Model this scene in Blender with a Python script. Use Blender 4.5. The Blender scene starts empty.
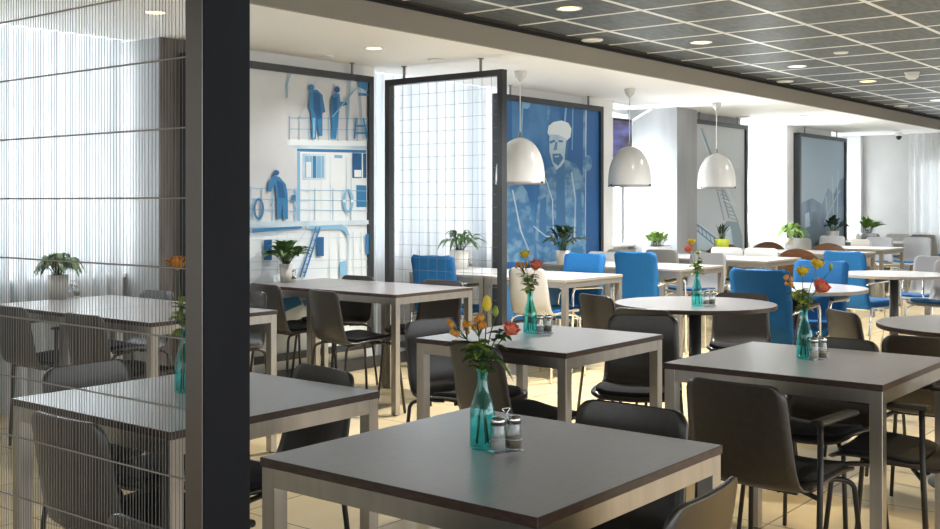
import bpy, bmesh, math, random
from mathutils import Vector, Matrix
D = bpy.data; S = bpy.context.scene; C = S.collection
random.seed(7)
PI = math.pi

# ------------------------------------------------------------------ camera, world, light
FPX, YAW, HY, EYE = 1090.0, math.radians(38.48), 202.6, 1.30
FW = Vector((math.cos(YAW), math.sin(YAW), 0)); RT = Vector((math.sin(YAW), -math.cos(YAW), 0))
cam_d = D.cameras.new('camera'); cam = D.objects.new('camera', cam_d); C.objects.link(cam)
cam_d.sensor_width = 36; cam_d.lens = FPX / 940 * 36; cam_d.shift_y = -(264.5 - HY) / 940
cam_d.clip_start = 0.05
cam.location = (0, 0, EYE); cam.rotation_euler = (PI / 2, 0, YAW - PI / 2)
S.camera = cam
S.view_settings.view_transform = 'Standard'; S.view_settings.look = 'None'
S.view_settings.exposure = 0.86; S.view_settings.gamma = 1.0
S.cycles.use_denoising = True
S.cycles.max_bounces = 10; S.cycles.transparent_max_bounces = 32; S.cycles.caustics_reflective = False; S.cycles.caustics_refractive = False
S.cycles.sample_clamp_indirect = 6.0

w = D.worlds.new('sky'); S.world = w; w.use_nodes = True
w.node_tree.nodes['Background'].inputs[0].default_value = (0.88, 0.95, 1.0, 1)
w.node_tree.nodes['Background'].inputs[1].default_value = 0.45

SOF, CEIL, WALLY, GLASSY, BEAMY, FARX = 2.374, 2.55, 5.98, 6.50, 4.594, 17.7

def area(name, loc, rot, sx, sy, energy, col=(1, 1, 1)):
    l = D.lights.new(name, 'AREA'); l.shape = 'RECTANGLE'; l.size = sx; l.size_y = sy; l.energy = energy; l.color = col
    o = D.objects.new(name, l); C.objects.link(o); o.location = loc; o.rotation_euler = rot
    return o
# daylight pouring in through each window of the long wall (outside the panes, facing in) and the far wall
WINS = [(2.3, 4.28), (6.3, 8.1), (9.95, 11.02), (13.1, 14.6), (16.3, 17.6)]
for (a, b), e in zip(WINS, (52, 34, 80, 100, 40)):
    area('day_and_fill_light', ((a + b) / 2, GLASSY + 0.12, 1.62), (-PI / 2, 0, 0), b - a - 0.05, 1.5, e, (0.95, 0.98, 1.0))
area('day_and_fill_light', (FARX + 0.35, 4.3, 1.4), (PI / 2, 0, PI / 2), 1.6, 1.3, 12, (0.95, 0.98, 1.0))

# added fill lights that brighten the room, opposite the windows and behind the camera
area('day_and_fill_light', (7, -5.6, 1.5), (PI / 2, 0, 0), 22, 2.4, 200, (0.96, 0.98, 1.0))
area('day_and_fill_light', (-3.8, 0.5, 1.5), (0, -PI / 2, 0), 2.4, 9, 30, (1.0, 0.97, 0.92))

# ------------------------------------------------------------------ geometry helpers
def ray(px, py): return FW + RT * ((px - 470) / FPX) + Vector((0, 0, (HY - py) / FPX))
def at(px, py, z):
    r = ray(px, py); t = (z - EYE) / r.z
    return Vector((r.x * t, r.y * t, z))
def aty(px, py, y):
    r = ray(px, py); t = y / r.y
    return Vector((r.x * t, y, EYE + r.z * t))
def atx(px, py, x):
    r = ray(px, py); t = x / r.x
    return Vector((x, r.y * t, EYE + r.z * t))

class MB:
    def __init__(s): s.v = []; s.f = []; s.m = []; s.sm = []
    def add(s, vs, fs, m=0, smooth=False):
        o = len(s.v); s.v += [tuple(v) for v in vs]
        for f in fs: s.f.append([i + o for i in f]); s.m.append(m); s.sm.append(smooth)
        return s
    def box(s, lo, hi, m=0):
        x0, y0, z0 = lo; x1, y1, z1 = hi
        vs = [(x0, y0, z0), (x1, y0, z0), (x1, y1, z0), (x0, y1, z0), (x0, y0, z1), (x1, y0, z1), (x1, y1, z1), (x0, y1, z1)]
        return s.add(vs, [(0, 3, 2, 1), (4, 5, 6, 7), (0, 1, 5, 4), (1, 2, 6, 5), (2, 3, 7, 6), (3, 0, 4, 7)], m)
    def rbox(s, lo, hi, b=0.003, m=0, seg=2):
        bm = bmesh.new(); bmesh.ops.create_cube(bm, size=1)
        c = [(lo[i] + hi[i]) / 2 for i in range(3)]; d = [hi[i] - lo[i] for i in range(3)]
        for v in bm.verts: v.co = Vector([c[i] + v.co[i] * d[i] for i in range(3)])
        bmesh.ops.bevel(bm, geom=bm.edges[:], offset=min(b, min(d) * 0.49), segments=seg, affect='EDGES', profile=0.5)
        bm.verts.index_update()
        s.add([v.co for v in bm.verts], [[v.index for v in f.verts] for f in bm.faces], m, seg > 2); bm.free(); return s
    def tube(s, pts, r, seg=8, m=0, caps=True):
        pts = [Vector(p) for p in pts]; n = len(pts); rs = r if isinstance(r, (list, tuple)) else [r] * n
        T = []
        for i in range(n):
            a = pts[max(i - 1, 0)]; b = pts[min(i + 1, n - 1)]; T.append((b - a).normalized())
        up = Vector((0, 0, 1)) if abs(T[0].z) < 0.9 else Vector((1, 0, 0))
        N = T[0].cross(up).normalized(); vs = []
        for i in range(n):
            N = (N - T[i] * N.dot(T[i])).normalized(); B = T[i].cross(N)
            for k in range(seg):
                a = 2 * PI * k / seg; vs.append(pts[i] + (N * math.cos(a) + B * math.sin(a)) * rs[i])
        fs = [(i * seg + k, i * seg + (k + 1) % seg, (i + 1) * seg + (k + 1) % seg, (i + 1) * seg + k) for i in range(n - 1) for k in range(seg)]
        s.add(vs, fs, m, True)
        if caps:
            o = len(s.v) - n * seg
            s.f.append([o + k for k in reversed(range(seg))]); s.m.append(m); s.sm.append(False)
            s.f.append([o + (n - 1) * seg + k for k in range(seg)]); s.m.append(m); s.sm.append(False)
        return s
    def lathe(s, prof, seg=24, m=0, c=(0, 0, 0), close=False):
        vs = []; n = len(prof)
        for r, z in prof:
            for k in range(seg):
                a = 2 * PI * k / seg; vs.append((c[0] + r * math.cos(a), c[1] + r * math.sin(a), c[2] + z))
        rng = n if close else n - 1
        fs = [(i * seg + k, i * seg + (k + 1) % seg, ((i + 1) % n) * seg + (k + 1) % seg, ((i + 1) % n) * seg + k) for i in range(rng) for k in range(seg)]
        if not close:
            if prof[0][0] > 1e-6: fs.append([k for k in reversed(range(seg))])
            if prof[-1][0] > 1e-6: fs.append([(n - 1) * seg + k for k in range(seg)])
        return s.add(vs, fs, m, True)
    def sheet(s, fn, nu, nv, m=0, th=0.0):
        """surface fn(u,v)->Vector on a grid, optionally thickened to a closed solid"""
        P = [[Vector(fn(i / nu, j / nv)) for j in range(nv + 1)] for i in range(nu + 1)]
        W = nv + 1
        if th == 0:
            return s.add([p for row in P for p in row], [(i * W + j, i * W + j + 1, (i + 1) * W + j + 1, (i + 1) * W + j) for i in range(nu) for j in range(nv)], m, True)
        def nrm(i, j):
            a = P[min(i + 1, nu)][j] - P[max(i - 1, 0)][j]; b = P[i][min(j + 1, nv)] - P[i][max(j - 1, 0)]
            n = a.cross(b); return n.normalized() if n.length > 1e-9 else Vector((0, 0, 1))
        top = [P[i][j] + nrm(i, j) * th / 2 for i in range(nu + 1) for j in range(W)]
        bot = [P[i][j] - nrm(i, j) * th / 2 for i in range(nu + 1) for j in range(W)]
        o = len(top); fs = []
        for i in range(nu):
            for j in range(nv):
                q = (i * W + j, i * W + j + 1, (i + 1) * W + j + 1, (i + 1) * W + j)
                fs.append((q[3], q[2], q[1], q[0])); fs.append(tuple(x + o for x in q))
        ring = [j for j in range(W)] + [i * W + nv for i in range(1, nu + 1)] + [nu * W + j for j in range(nv - 1, -1, -1)] + [i * W for i in range(nu - 1, 0, -1)]
        for k in range(len(ring)):
            a, b = ring[k], ring[(k + 1) % len(ring)]; fs.append((a, b, b + o, a + o))
        return s.add(top + bot, fs, m, True)
    def mesh(s, name, mats):
        me = D.meshes.new(name); me.from_pydata(s.v, [], s.f)
        for mt in (mats if isinstance(mats, (list, tuple)) else [mats]): me.materials.append(mt)
        me.polygons.foreach_set('material_index', s.m); me.polygons.foreach_set('use_smooth', s.sm)
        me.update(); return me
    def build(s, name, mats, parent=None):
        return link(name, s.mesh(name, mats), parent)

def link(name, me, parent=None):
    o = D.objects.new(name, me); C.objects.link(o)
    if parent is not None: o.parent = parent
    return o
def tag(o, label, cat, group=None):
    o['label'] = label; o['category'] = cat
    if group: o['group'] = group
    return o
def thing(name, label, cat, loc=(0, 0, 0), rz=0.0, group=None):
    o = D.objects.new(name, None); C.objects.link(o); o.location = loc; o.rotation_euler = (0, 0, rz)
    o.empty_display_size = 0.1
    return tag(o, label, cat, group)
def struct(name, mb, mats):
    o = mb.build(name, mats); o['kind'] = 'structure'; return o
def assemble(root, parts):
    """parts: [(name, mesh)] linked as children of root"""
    for p in parts:
        o = link(p[0], p[1], root)
        if len(p) > 2: o['label'] = p[2]
    return root
def fillet(pts, r, n=4):
    pts = [Vector(p) for p in pts]; out = [pts[0]]
    for i in range(1, len(pts) - 1):
        a = (pts[i - 1] - pts[i]); b = (pts[i + 1] - pts[i]); d = min(r, a.length * .45, b.length * .45)
        p0 = pts[i] + a.normalized() * d; p2 = pts[i] + b.normalized() * d
        for k in range(n + 1):
            t = k / n; out.append(p0 * (1 - t) ** 2 + pts[i] * 2 * t * (1 - t) + p2 * t * t)
    out.append(pts[-1]); return out

# ------------------------------------------------------------------ materials
def mat(name, col, rough=0.5, metal=0.0, **kw):
    m = D.materials.new(name); m.use_nodes = True; b = m.node_tree.nodes['Principled BSDF']
    b.inputs['Base Color'].default_value = (*col, 1); b.inputs['Roughness'].default_value = rough; b.inputs['Metallic'].default_value = metal
    for k, v in kw.items(): b.inputs[k.replace('_', ' ')].default_value = v
    return m
def noisy(m, c1, c2, scale=8, stretch=(1, 1, 1), bump=0.0, detail=4, lo=0.35, hi=0.65):
    nt = m.node_tree; N = nt.nodes; L = nt.links; b = N['Principled BSDF']
    tc = N.new('ShaderNodeTexCoord'); mp = N.new('ShaderNodeMapping'); mp.inputs['Scale'].default_value = stretch
    nz = N.new('ShaderNodeTexNoise'); nz.inputs['Scale'].default_value = scale; nz.inputs['Detail'].default_value = detail
    rp = N.new('ShaderNodeValToRGB'); rp.color_ramp.elements[0].color = (*c1, 1); rp.color_ramp.elements[1].color = (*c2, 1)
    rp.color_ramp.elements[0].position = lo; rp.color_ramp.elements[1].position = hi
    L.new(tc.outputs['Object'], mp.inputs[0]); L.new(mp.outputs[0], nz.inputs['Vector']); L.new(nz.outputs[0], rp.inputs[0]); L.new(rp.outputs[0], b.inputs['Base Color'])
    if bump:
        bp = N.new('ShaderNodeBump'); bp.inputs['Strength'].default_value = bump; bp.inputs['Distance'].default_value = 0.004
        L.new(nz.outputs[0], bp.inputs['Height']); L.new(bp.outputs[0], b.inputs['Normal'])
    return m
def srgb(r, g, b):
    f = lambda c: (c / 255 / 12.92) if c / 255 <= 0.04045 else ((c / 255 + 0.055) / 1.055) ** 2.4
    return (f(r), f(g), f(b))

def mix_transparent(name, col, opacity, translucent=0.5):
    m = D.materials.new(name); m.use_nodes = True; nt = m.node_tree; N = nt.nodes; L = nt.links; N.clear()
    out = N.new('ShaderNodeOutputMaterial'); mx = N.new('ShaderNodeMixShader'); tr = N.new('ShaderNodeBsdfTransparent')
    m2 = N.new('ShaderNodeMixShader'); df = N.new('ShaderNodeBsdfDiffuse'); tl = N.new('ShaderNodeBsdfTranslucent')
    df.inputs[0].default_value = (*col, 1); tl.inputs[0].default_value = (*col, 1); m2.inputs[0].default_value = translucent
    L.new(df.outputs[0], m2.inputs[1]); L.new(tl.outputs[0], m2.inputs[2]); mx.inputs[0].default_value = opacity
    L.new(tr.outputs[0], mx.inputs[1]); L.new(m2.outputs[0], mx.inputs[2]); L.new(mx.outputs[0], out.inputs[0]); return m
M = {}
M['white'] = mat('white_paint', (0.88, 0.88, 0.875), 0.6)
M['wall'] = noisy(mat('wall_paint', (0.74, 0.745, 0.74), 0.7), (0.72, 0.725, 0.72), (0.76, 0.765, 0.76), 3)
M['farwall'] = noisy(mat('far_wall_paint', (0.6, 0.6, 0.59), 0.7), (0.50, 0.50, 0.495), (0.55, 0.55, 0.545), 2)
M['pier'] = noisy(mat('pier_cladding', (0.2, 0.18, 0.17), 0.8), (0.060, 0.052, 0.047), (0.13, 0.115, 0.104), 14, (1, 1, 0.15), 0.3)
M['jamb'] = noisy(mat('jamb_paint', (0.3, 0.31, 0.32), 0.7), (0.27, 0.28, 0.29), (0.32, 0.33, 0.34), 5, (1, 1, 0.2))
M['fascia'] = mat('fascia_shade_tint', (0.29, 0.268, 0.228), 0.6)  # white paint with its warm shade put into the colour
M['gap'] = mat('gap_shade_paint', (0.02, 0.018, 0.018), 0.7)  # black stands for the shade between fascia and ceiling
M['tile'] = noisy(mat('ceiling_tile', (0.12, 0.12, 0.12), 0.45), (0.034, 0.043, 0.050), (0.088, 0.105, 0.116), 9, (1, 3, 1), 0.15, 8)
M['tbar'] = mat('ceiling_grid', (0.92, 0.92, 0.91), 0.3)
M['top'] = noisy(mat('table_laminate', (0.06, 0.05, 0.047), 0.33, 0.0, IOR=2.2, Coat_Weight=0.4, Coat_Roughness=0.25, Sheen_Weight=0.38, Sheen_Roughness=0.4), (0.070, 0.048, 0.040), (0.104, 0.076, 0.064), 26, (1, 5, 1), 0.0, 6)
M['edge'] = noisy(mat('table_edge', (0.06, 0.035, 0.028), 0.4), (0.045, 0.026, 0.02), (0.075, 0.045, 0.035), 30, (1, 1, 3))
M['whitetop'] = mat('white_laminate', (0.66, 0.665, 0.665), 0.22)
M['paleedge'] = mat('pale_table_edge', (0.34, 0.31, 0.27), 0.45)
M['steel'] = noisy(mat('brushed_steel', (0.6, 0.58, 0.54), 0.34, 1.0), (0.415, 0.39, 0.35), (0.46, 0.435, 0.395), 40, (1, 1, 0.05))
M['alu'] = mat('painted_aluminium', (0.27, 0.262, 0.245), 0.42, 0.5)
M['chrome'] = mat('chrome', (0.78, 0.78, 0.78), 0.12, 1.0)
M['blackmetal'] = mat('black_metal', (0.022, 0.022, 0.023), 0.38)
M['column'] = mat('dark_column', (0.03, 0.034, 0.038), 0.35)
M['shell'] = noisy(mat('dark_shell', (0.05, 0.042, 0.038), 0.33, 0.0, IOR=1.75), (0.024, 0.020, 0.018), (0.034, 0.029, 0.026), 60, (1, 1, 1), 0.05)
M['pad'] = noisy(mat('black_seat_fabric', (0.016, 0.017, 0.02), 0.9), (0.012, 0.013, 0.015), (0.024, 0.025, 0.029), 120, (1, 1, 1), 0.2)
M['blue'] = noisy(mat('blue_fabric', srgb(14, 120, 196), 0.75), srgb(2, 92, 152), srgb(5, 100, 161), 90, (1, 1, 1), 0.03)
M['whiteshell'] = mat('white_shell', (0.64, 0.635, 0.62), 0.35)
M['greyshell'] = mat('grey_shell', (0.29, 0.295, 0.305), 0.4)
M['beigeshell'] = mat('beige_shell', (0.46, 0.43, 0.385), 0.4)
M['wood'] = noisy(mat('walnut_ply', (0.30, 0.13, 0.05), 0.35), (0.085, 0.036, 0.014), (0.17, 0.078, 0.033), 6, (1, 1, 14), 0.0, 5)
M['frame'] = mat('dark_frame', (0.028, 0.032, 0.036), 0.4)
M['post'] = noisy(mat('dark_post', (0.018, 0.020, 0.026), 0.6, 0.0, Specular_IOR_Level=0.15), (0.010, 0.011, 0.015), (0.016, 0.018, 0.023), 5, (1, 1, 0.4))
M['edgestrip'] = mat('satin_edge_strip', (0.17, 0.155, 0.15), 0.26, 0.9)
M['string'] = mix_transparent('curtain_string', (0.40, 0.40, 0.395), 0.5, 0.5)
M['rod'] = mat('divider_rod', (0.34, 0.32, 0.29), 0.42, 0.6)
M['wire'] = mat('grid_wire', (0.12, 0.125, 0.13), 0.4, 0.3)
M['lampshade'] = mat('enamel_white', (0.56, 0.56, 0.545), 0.2)
M['lampin'] = mat('shade_lining', (0.8, 0.8, 0.78), 0.5)
M['cord'] = mat('white_cord', (0.75, 0.75, 0.74), 0.5)
M['stem'] = mat('stem_green', srgb(62, 92, 44), 0.5)
M['leaf'] = noisy(mat('leaf_green', srgb(50, 84, 44), 0.42), srgb(50, 86, 46), srgb(96, 130, 70), 30)
M['leafl'] = noisy(mat('leaf_light', srgb(120, 150, 60), 0.45), srgb(122, 158, 56), srgb(186, 204, 100), 30)
M['leafp'] = noisy(mat('leaf_pale', srgb(120, 150, 60), 0.45), srgb(84, 122, 48), srgb(140, 168, 84), 30)
M['leafd'] = noisy(mat('leaf_dark', srgb(38, 58, 40), 0.4), srgb(26, 44, 32), srgb(54, 78, 52), 30)
M['yellow'] = noisy(mat('yellow_petal', srgb(238, 208, 40), 0.5), srgb(236, 208, 40), srgb(250, 234, 110), 40)
M['coral'] = noisy(mat('coral_petal', srgb(240, 122, 98), 0.5), srgb(238, 116, 92), srgb(252, 172, 140), 40)
M['orange'] = noisy(mat('orange_bud', srgb(226, 150, 48), 0.5), srgb(212, 122, 36), srgb(238, 182, 80), 40)
M['pot'] = noisy(mat('white_pot', (0.66, 0.64, 0.60), 0.45), (0.60, 0.58, 0.54), (0.70, 0.68, 0.64), 10)
M['limepot'] = mat('lime_pot', srgb(176, 184, 40), 0.4)
M['soil'] = mat('soil', (0.03, 0.022, 0.015), 0.9)
M['salt'] = mat('salt', (0.8, 0.79, 0.76), 0.8)
M['pepper'] = mat('pepper', (0.34, 0.27, 0.18), 0.8)
M['blind'] = mix_transparent('roller_blind_fabric', (0.72, 0.73, 0.73), 1.0, 0.45)
M['sill'] = mat('sill_paint', (0.5, 0.48, 0.46), 0.5)
M['baseboard'] = mat('baseboard_paint', (0.05, 0.05, 0.05), 0.5)
M['detector'] = mat('detector_plastic', (0.75, 0.75, 0.73), 0.4)
M['bezel'] = mat('screen_bezel', (0.015, 0.015, 0.017), 0.3)

def glass_mat(name, col, rough=0.0, ior=1.45):
    m = D.materials.new(name); m.use_nodes = True; nt = m.node_tree; N = nt.nodes; L = nt.links; N.clear()
    out = N.new('ShaderNodeOutputMaterial'); mx = N.new('ShaderNodeMixShader'); tr = N.new('ShaderNodeBsdfTransparent'); gl = N.new('ShaderNodeBsdfGlossy')
    tr.inputs[0].default_value = (*col, 1); gl.inputs['Roughness'].default_value = 0.04; lw = N.new('ShaderNodeLayerWeight'); lw.inputs[0].default_value = 0.35
    mr = N.new('ShaderNodeMapRange'); mr.inputs[3].default_value = 0.05; mr.inputs[4].default_value = 0.38
    L.new(lw.outputs['Facing'], mr.inputs[0]); L.new(mr.outputs[0], mx.inputs[0]); L.new(tr.outputs[0], mx.inputs[1]); L.new(gl.outputs[0], mx.inputs[2]); L.new(mx.outputs[0], out.inputs[0])
    return m
M['teal'] = glass_mat('teal_glass', (0.52, 0.93, 0.92), 0.02, 1.25)
M['clear'] = glass_mat('clear_glass', (0.93, 0.95, 0.95), 0.02, 1.3)
def sheer_mat(name, col, lo, hi, tl):
    m = mix_transparent(name, col, hi, tl); nt = m.node_tree; N = nt.nodes; L = nt.links
    mx = next(n for n in N if n.type == 'MIX_SHADER' and n.inputs[1].links[0].from_node.type == 'BSDF_TRANSPARENT')
    tc = N.new('ShaderNodeTexCoord'); mp = N.new('ShaderNodeMapping'); mp.inputs['Scale'].default_value = (1, 1, 0.02); nz = N.new('ShaderNodeTexNoise'); nz.inputs['Scale'].default_value = 14; nz.inputs['Detail'].default_value = 3
    mr = N.new('ShaderNodeMapRange'); mr.inputs[1].default_value = .35; mr.inputs[2].default_value = .65; mr.inputs[3].default_value = lo; mr.inputs[4].default_value = hi
    L.new(tc.outputs['Object'], mp.inputs[0]); L.new(mp.outputs[0], nz.inputs['Vector']); L.new(nz.outputs[0], mr.inputs[0]); L.new(mr.outputs[0], mx.inputs[0]); return m
M['sheer'] = sheer_mat('sheer_curtain', (0.62, 0.65, 0.68), 0.80, 0.99, 0.30)
M['thinsheer'] = mix_transparent('thin_sheer', (0.88, 0.90, 0.91), 0.45, 0.5)
def pane_mat():
    m = D.materials.new('window_glass'); m.use_nodes = True; nt = m.node_tree; N = nt.nodes; L = nt.links; N.clear()
    out = N.new('ShaderNodeOutputMaterial'); mx = N.new('ShaderNodeMixShader'); tr = N.new('ShaderNodeBsdfTransparent'); gl = N.new('ShaderNodeBsdfGlossy')
    gl.inputs['Roughness'].default_value = 0.02; mx.inputs[0].default_value = 0.06; tr.inputs[0].default_value = (0.97, 0.98, 0.98, 1)
    L.new(tr.outputs[0], mx.inputs[1]); L.new(gl.outputs[0], mx.inputs[2]); L.new(mx.outputs[0], out.inputs[0]); return m
M['pane'] = pane_mat()
def emit(name, col, s):
    m = mat(name, col, 0.5); b = m.node_tree.nodes['Principled BSDF']
    b.inputs['Emission Color'].default_value = (*col, 1); b.inputs['Emission Strength'].default_value = s; return m
M['bulb'] = emit('warm_bulb', (1.0, 0.72, 0.35), 3.0)
M['floor'] = None
def floor_mat():
    m = mat('floor_tile', (0.7, 0.56, 0.32), 0.22, 0.0, IOR=1.65); nt = m.node_tree; N = nt.nodes; L = nt.links; b = N['Principled BSDF']
    tc = N.new('ShaderNodeTexCoord'); mp = N.new('ShaderNodeMapping'); mp.inputs['Scale'].default_value = (1, 1, 1)
    br = N.new('ShaderNodeTexBrick'); br.offset = 0.0; br.squash = 1.0
    br.inputs['Scale'].default_value = 1.0; br.inputs['Brick Width'].default_value = 0.6; br.inputs['Row Height'].default_value = 0.6
    br.inputs['Mortar Size'].default_value = 0.004; br.inputs['Mortar Smooth'].default_value = 0.3
    br.inputs['Color1'].default_value = (*srgb(236, 215, 170), 1); br.inputs['Color2'].default_value = (*srgb(230, 209, 164), 1); br.inputs['Mortar'].default_value = (*srgb(140, 120, 88), 1)
    L.new(tc.outputs['Object'], mp.inputs[0]); L.new(mp.outputs[0], br.inputs['Vector'])
    nz = N.new('ShaderNodeTexNoise'); nz.inputs['Scale'].default_value = 5; nz.inputs['Detail'].default_value = 6; L.new(mp.outputs[0], nz.inputs['Vector'])
    mx = N.new('ShaderNodeMix'); mx.data_type = 'RGBA'; mx.blend_type = 'OVERLAY'; mx.inputs[0].default_value = 0.18
    L.new(br.outputs['Color'], mx.inputs[6]); L.new(nz.outputs[0], mx.inputs[7]); L.new(mx.outputs[2], b.inputs['Base Color'])
    return m
M['floor'] = floor_mat()

# ------------------------------------------------------------------ the room
struct('floor', MB().box((-4, -6, -0.1), (FARX + 0.3, GLASSY + 0.2, 0)), M['floor'])
struct('ceiling', MB().box((-4, -6, CEIL), (FARX, BEAMY + 0.001, CEIL + 0.05)), M['tile'])
# light T-bar grid of the dark ceiling
g = MB(); P = 0.615
ys = [BEAMY - 0.46 - P * k for k in range(-1, 17)]
for y in [4.15 - 0.62 * k for k in range(0, 16)]: g.box((-4, y - 0.014, CEIL - 0.004), (FARX, y + 0.014, CEIL + 0.001))
x = 6.84 - 0.61 * 17
while x < FARX:
    g.box((x - 0.014, -6, CEIL - 0.003), (x + 0.014, BEAMY - 0.03, CEIL + 0.001)); x += 0.61
struct('trim_1', g, M['tbar'])
struct('trim_7', MB().box((-4, BEAMY - 0.085, CEIL - 0.006), (FARX, BEAMY - 0.004, CEIL + 0.002)), M['gap'])  # black strip painting the gap's shade onto the ceiling edge
# lowered white soffit, its fascia tinted as shaded white, and the painted gap shade
zf = 1.3 + 1.38 * 0.88
struct('trim_2', MB().box((-4, BEAMY, SOF), (FARX, GLASSY + 0.2, SOF + 0.02)), M['white'])
struct('trim_3', MB().box((-4, BEAMY - 0.03, SOF - 0.001), (FARX, BEAMY, zf)), M['fascia'])
struct('trim_4', MB().box((-4, BEAMY - 0.004, zf), (FARX, BEAMY + 0.02, CEIL + 0.05)), M['gap'])
# piers of the window wall, low walls under the windows, outer lintel
SILL = 0.83
piers = [(-4, WINS[0][0])] + [(max(WINS[i][1], 11.5) if i == 2 else WINS[i][1], WINS[i + 1][0]) for i in range(4)] + [(WINS[4][1], FARX)]
wl = MB()
for i, (a, b) in enumerate(piers):
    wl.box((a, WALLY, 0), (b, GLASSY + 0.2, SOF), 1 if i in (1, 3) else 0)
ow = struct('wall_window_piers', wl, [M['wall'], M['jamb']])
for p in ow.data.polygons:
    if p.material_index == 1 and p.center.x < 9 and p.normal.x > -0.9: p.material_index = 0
cy_ = 5.80; ca_, cb_ = aty(677, 203, cy_).x, aty(697, 203, cy_).x
struct('wall_column', MB().box((ca_, cy_, 0), (cb_, GLASSY + 0.2, SOF)), M['jamb'])
pc = MB().box((WINS[0][1] - 0.002, WALLY - 0.02, 0.0), (4.75, WALLY, SOF - 0.001))
struct('trim_5', pc, M['pier'])
lw = MB()
for a, b in WINS: lw.box((a, GLASSY - 0.08, 0), (b, GLASSY + 0.2, SILL - 0.03))
struct('wall_under_windows', lw, M['sill'])
sl = MB()
for a, b in WINS: sl.rbox((a + .001, GLASSY - 0.16, SILL - 0.03), (b - .001, GLASSY + 0.0, SILL), 0.006)
struct('trim_6', sl, M['white'])
for i, (a, b) in enumerate(WINS):
    fr = MB(); t = 0.05; y0, y1 = GLASSY, GLASSY + 0.06; zt = SOF - 0.001
    fr.box((a, y0, SILL), (a + t, y1, zt)); fr.box((b - t, y0, SILL), (b, y1, zt)); fr.box((a + t, y0, SILL), (b - t, y1, SILL + t)); fr.box((a + t, y0, zt - t), (b - t, y1, zt))
    mid = (a + b) / 2; fr.box((mid - .02, y0, SILL + t), (mid + .02, y1, zt - t))
    fr.box((a + t, y0 + .004, 1.80), (b - t, y1 - .004, 1.84))
    o = fr.build('window_%d' % (i + 1), M['white']); o['kind'] = 'structure'
    MB().box((a + t, y0 + .028, SILL + t), (b - t, y0 + .034, zt - t)).build('window_glass', M['pane'], o)
struct('baseboard_window', MB().box((WINS[0][1], WALLY - 0.035, 0), (FARX - .01, WALLY - 0.022, 0.09)) , M['baseboard'])
# far wall with its own window
fy0, fy1, fz0, fz1 = 3.4, 5.16, 0.80, 1.96
fw = MB().box((FARX, fy1, 0), (FARX + 0.25, GLASSY, CEIL + .05)).box((FARX, -6, 0), (FARX + 0.25, fy0, CEIL + .05))
fw.box((FARX, fy0, 0), (FARX + 0.25, fy1, fz0)).box((FARX, fy0, fz1), (FARX + 0.25, fy1, CEIL + .05))
struct('wall_far', fw, M['farwall'])
fr = MB()
for yy in (fy0, fy0 + .58, fy0 + 1.16, fy1 - .05): fr.box((FARX + .1, yy, fz0), (FARX + .15, yy + .05, fz1))
for zz in (fz0, fz0 + .37, fz0 + .74, fz1 - .05): fr.box((FARX + .105, fy0 + .05, zz), (FARX + .145, fy1 - .05, zz + .05))
o = fr.build('window_6', M['white']); o['kind'] = 'structure'
MB().box((FARX + .12, fy0 + .05, fz0 + .05), (FARX + .126, fy1 - .05, fz1 - .05)).build('window_glass', M['pane'], o)

# curtains
def curtain(name, label, p0, p1, z0, z1, m, folds, amp=0.03, group=None):
    p0 = Vector(p0); p1 = Vector(p1); d = (p1 - p0); n = Vector((-d.y, d.x, 0)).normalized()
    rnd = random.Random(folds); ph = [rnd.uniform(0, 6) for _ in range(3)]
    def fn(u, v):
        a = amp * (math.sin(2 * PI * folds * u + 1.2 * math.sin(5 * u + ph[0])) + 0.4 * math.sin(2 * PI * folds * 2.3 * u + ph[1])) * (0.8 + 0.2 * (1 - v))
        p = p0 + d * u + n * a
        return (p.x, p.y, z0 + (z1 - z0) * v)
    o = MB().sheet(fn, int(folds * 12), 6, 0).build(name, m)
    return tag(o, label, 'curtain', group)
curtain('sheer_curtain', 'floor-length white sheer curtain behind the dark string divider', (1.6, 6.28, 0), (4.20, 6.28, 0), 0.03, SOF - .005, M['sheer'], 24, .045)
curtain('sheer_curtain', 'white sheer curtain behind the hanging wire-grid divider', (6.33, 6.20, 0), (8.0, 6.20, 0), 0.03, SOF - .005, M['sheer'], 15, .045)
curtain('sheer_curtain', 'narrow white sheer beside the misty blue harbour print', (14.02, 6.28, 0), (14.56, 6.28, 0), 0.03, SOF - .005, M['thinsheer'], 7)
curtain('sheer_curtain', 'white sheer curtain on the far grey end wall', (FARX - .12, 5.22, 0), (FARX - .12, 3.2, 0), 0.03, CEIL - .01, M['thinsheer'], 15)
def blind(label, a, b, z0):
    t = thing('roller_blind', label, 'blind', ((a + b) / 2, GLASSY - .05, 0))
    h = (b - a) / 2
    MB().box((-h, -.002, z0), (h, .002, SOF - .04)).build('blind_cloth', M['blind'], t)
    MB().tube([(-h, 0, SOF - .03), (h, 0, SOF - .03)], .025, 10).build('roller', M['white'], t)
    MB().rbox((-h, -.008, z0 - .02), (h, .008, z0), .004).build('bottom_bar', M['white'], t)
blind('roller blind half down between crane print and harbour print', WINS[3][0] + .02, WINS[3][1] - .02, 1.88)
blind('roller blind half down next to the far end wall', WINS[4][0] + .02, WINS[4][1] - .02, 1.83)
blind('roller blind pulled low above the screen by the man print', WINS[2][0] + .02, WINS[2][1] - .02, 1.95)

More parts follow.
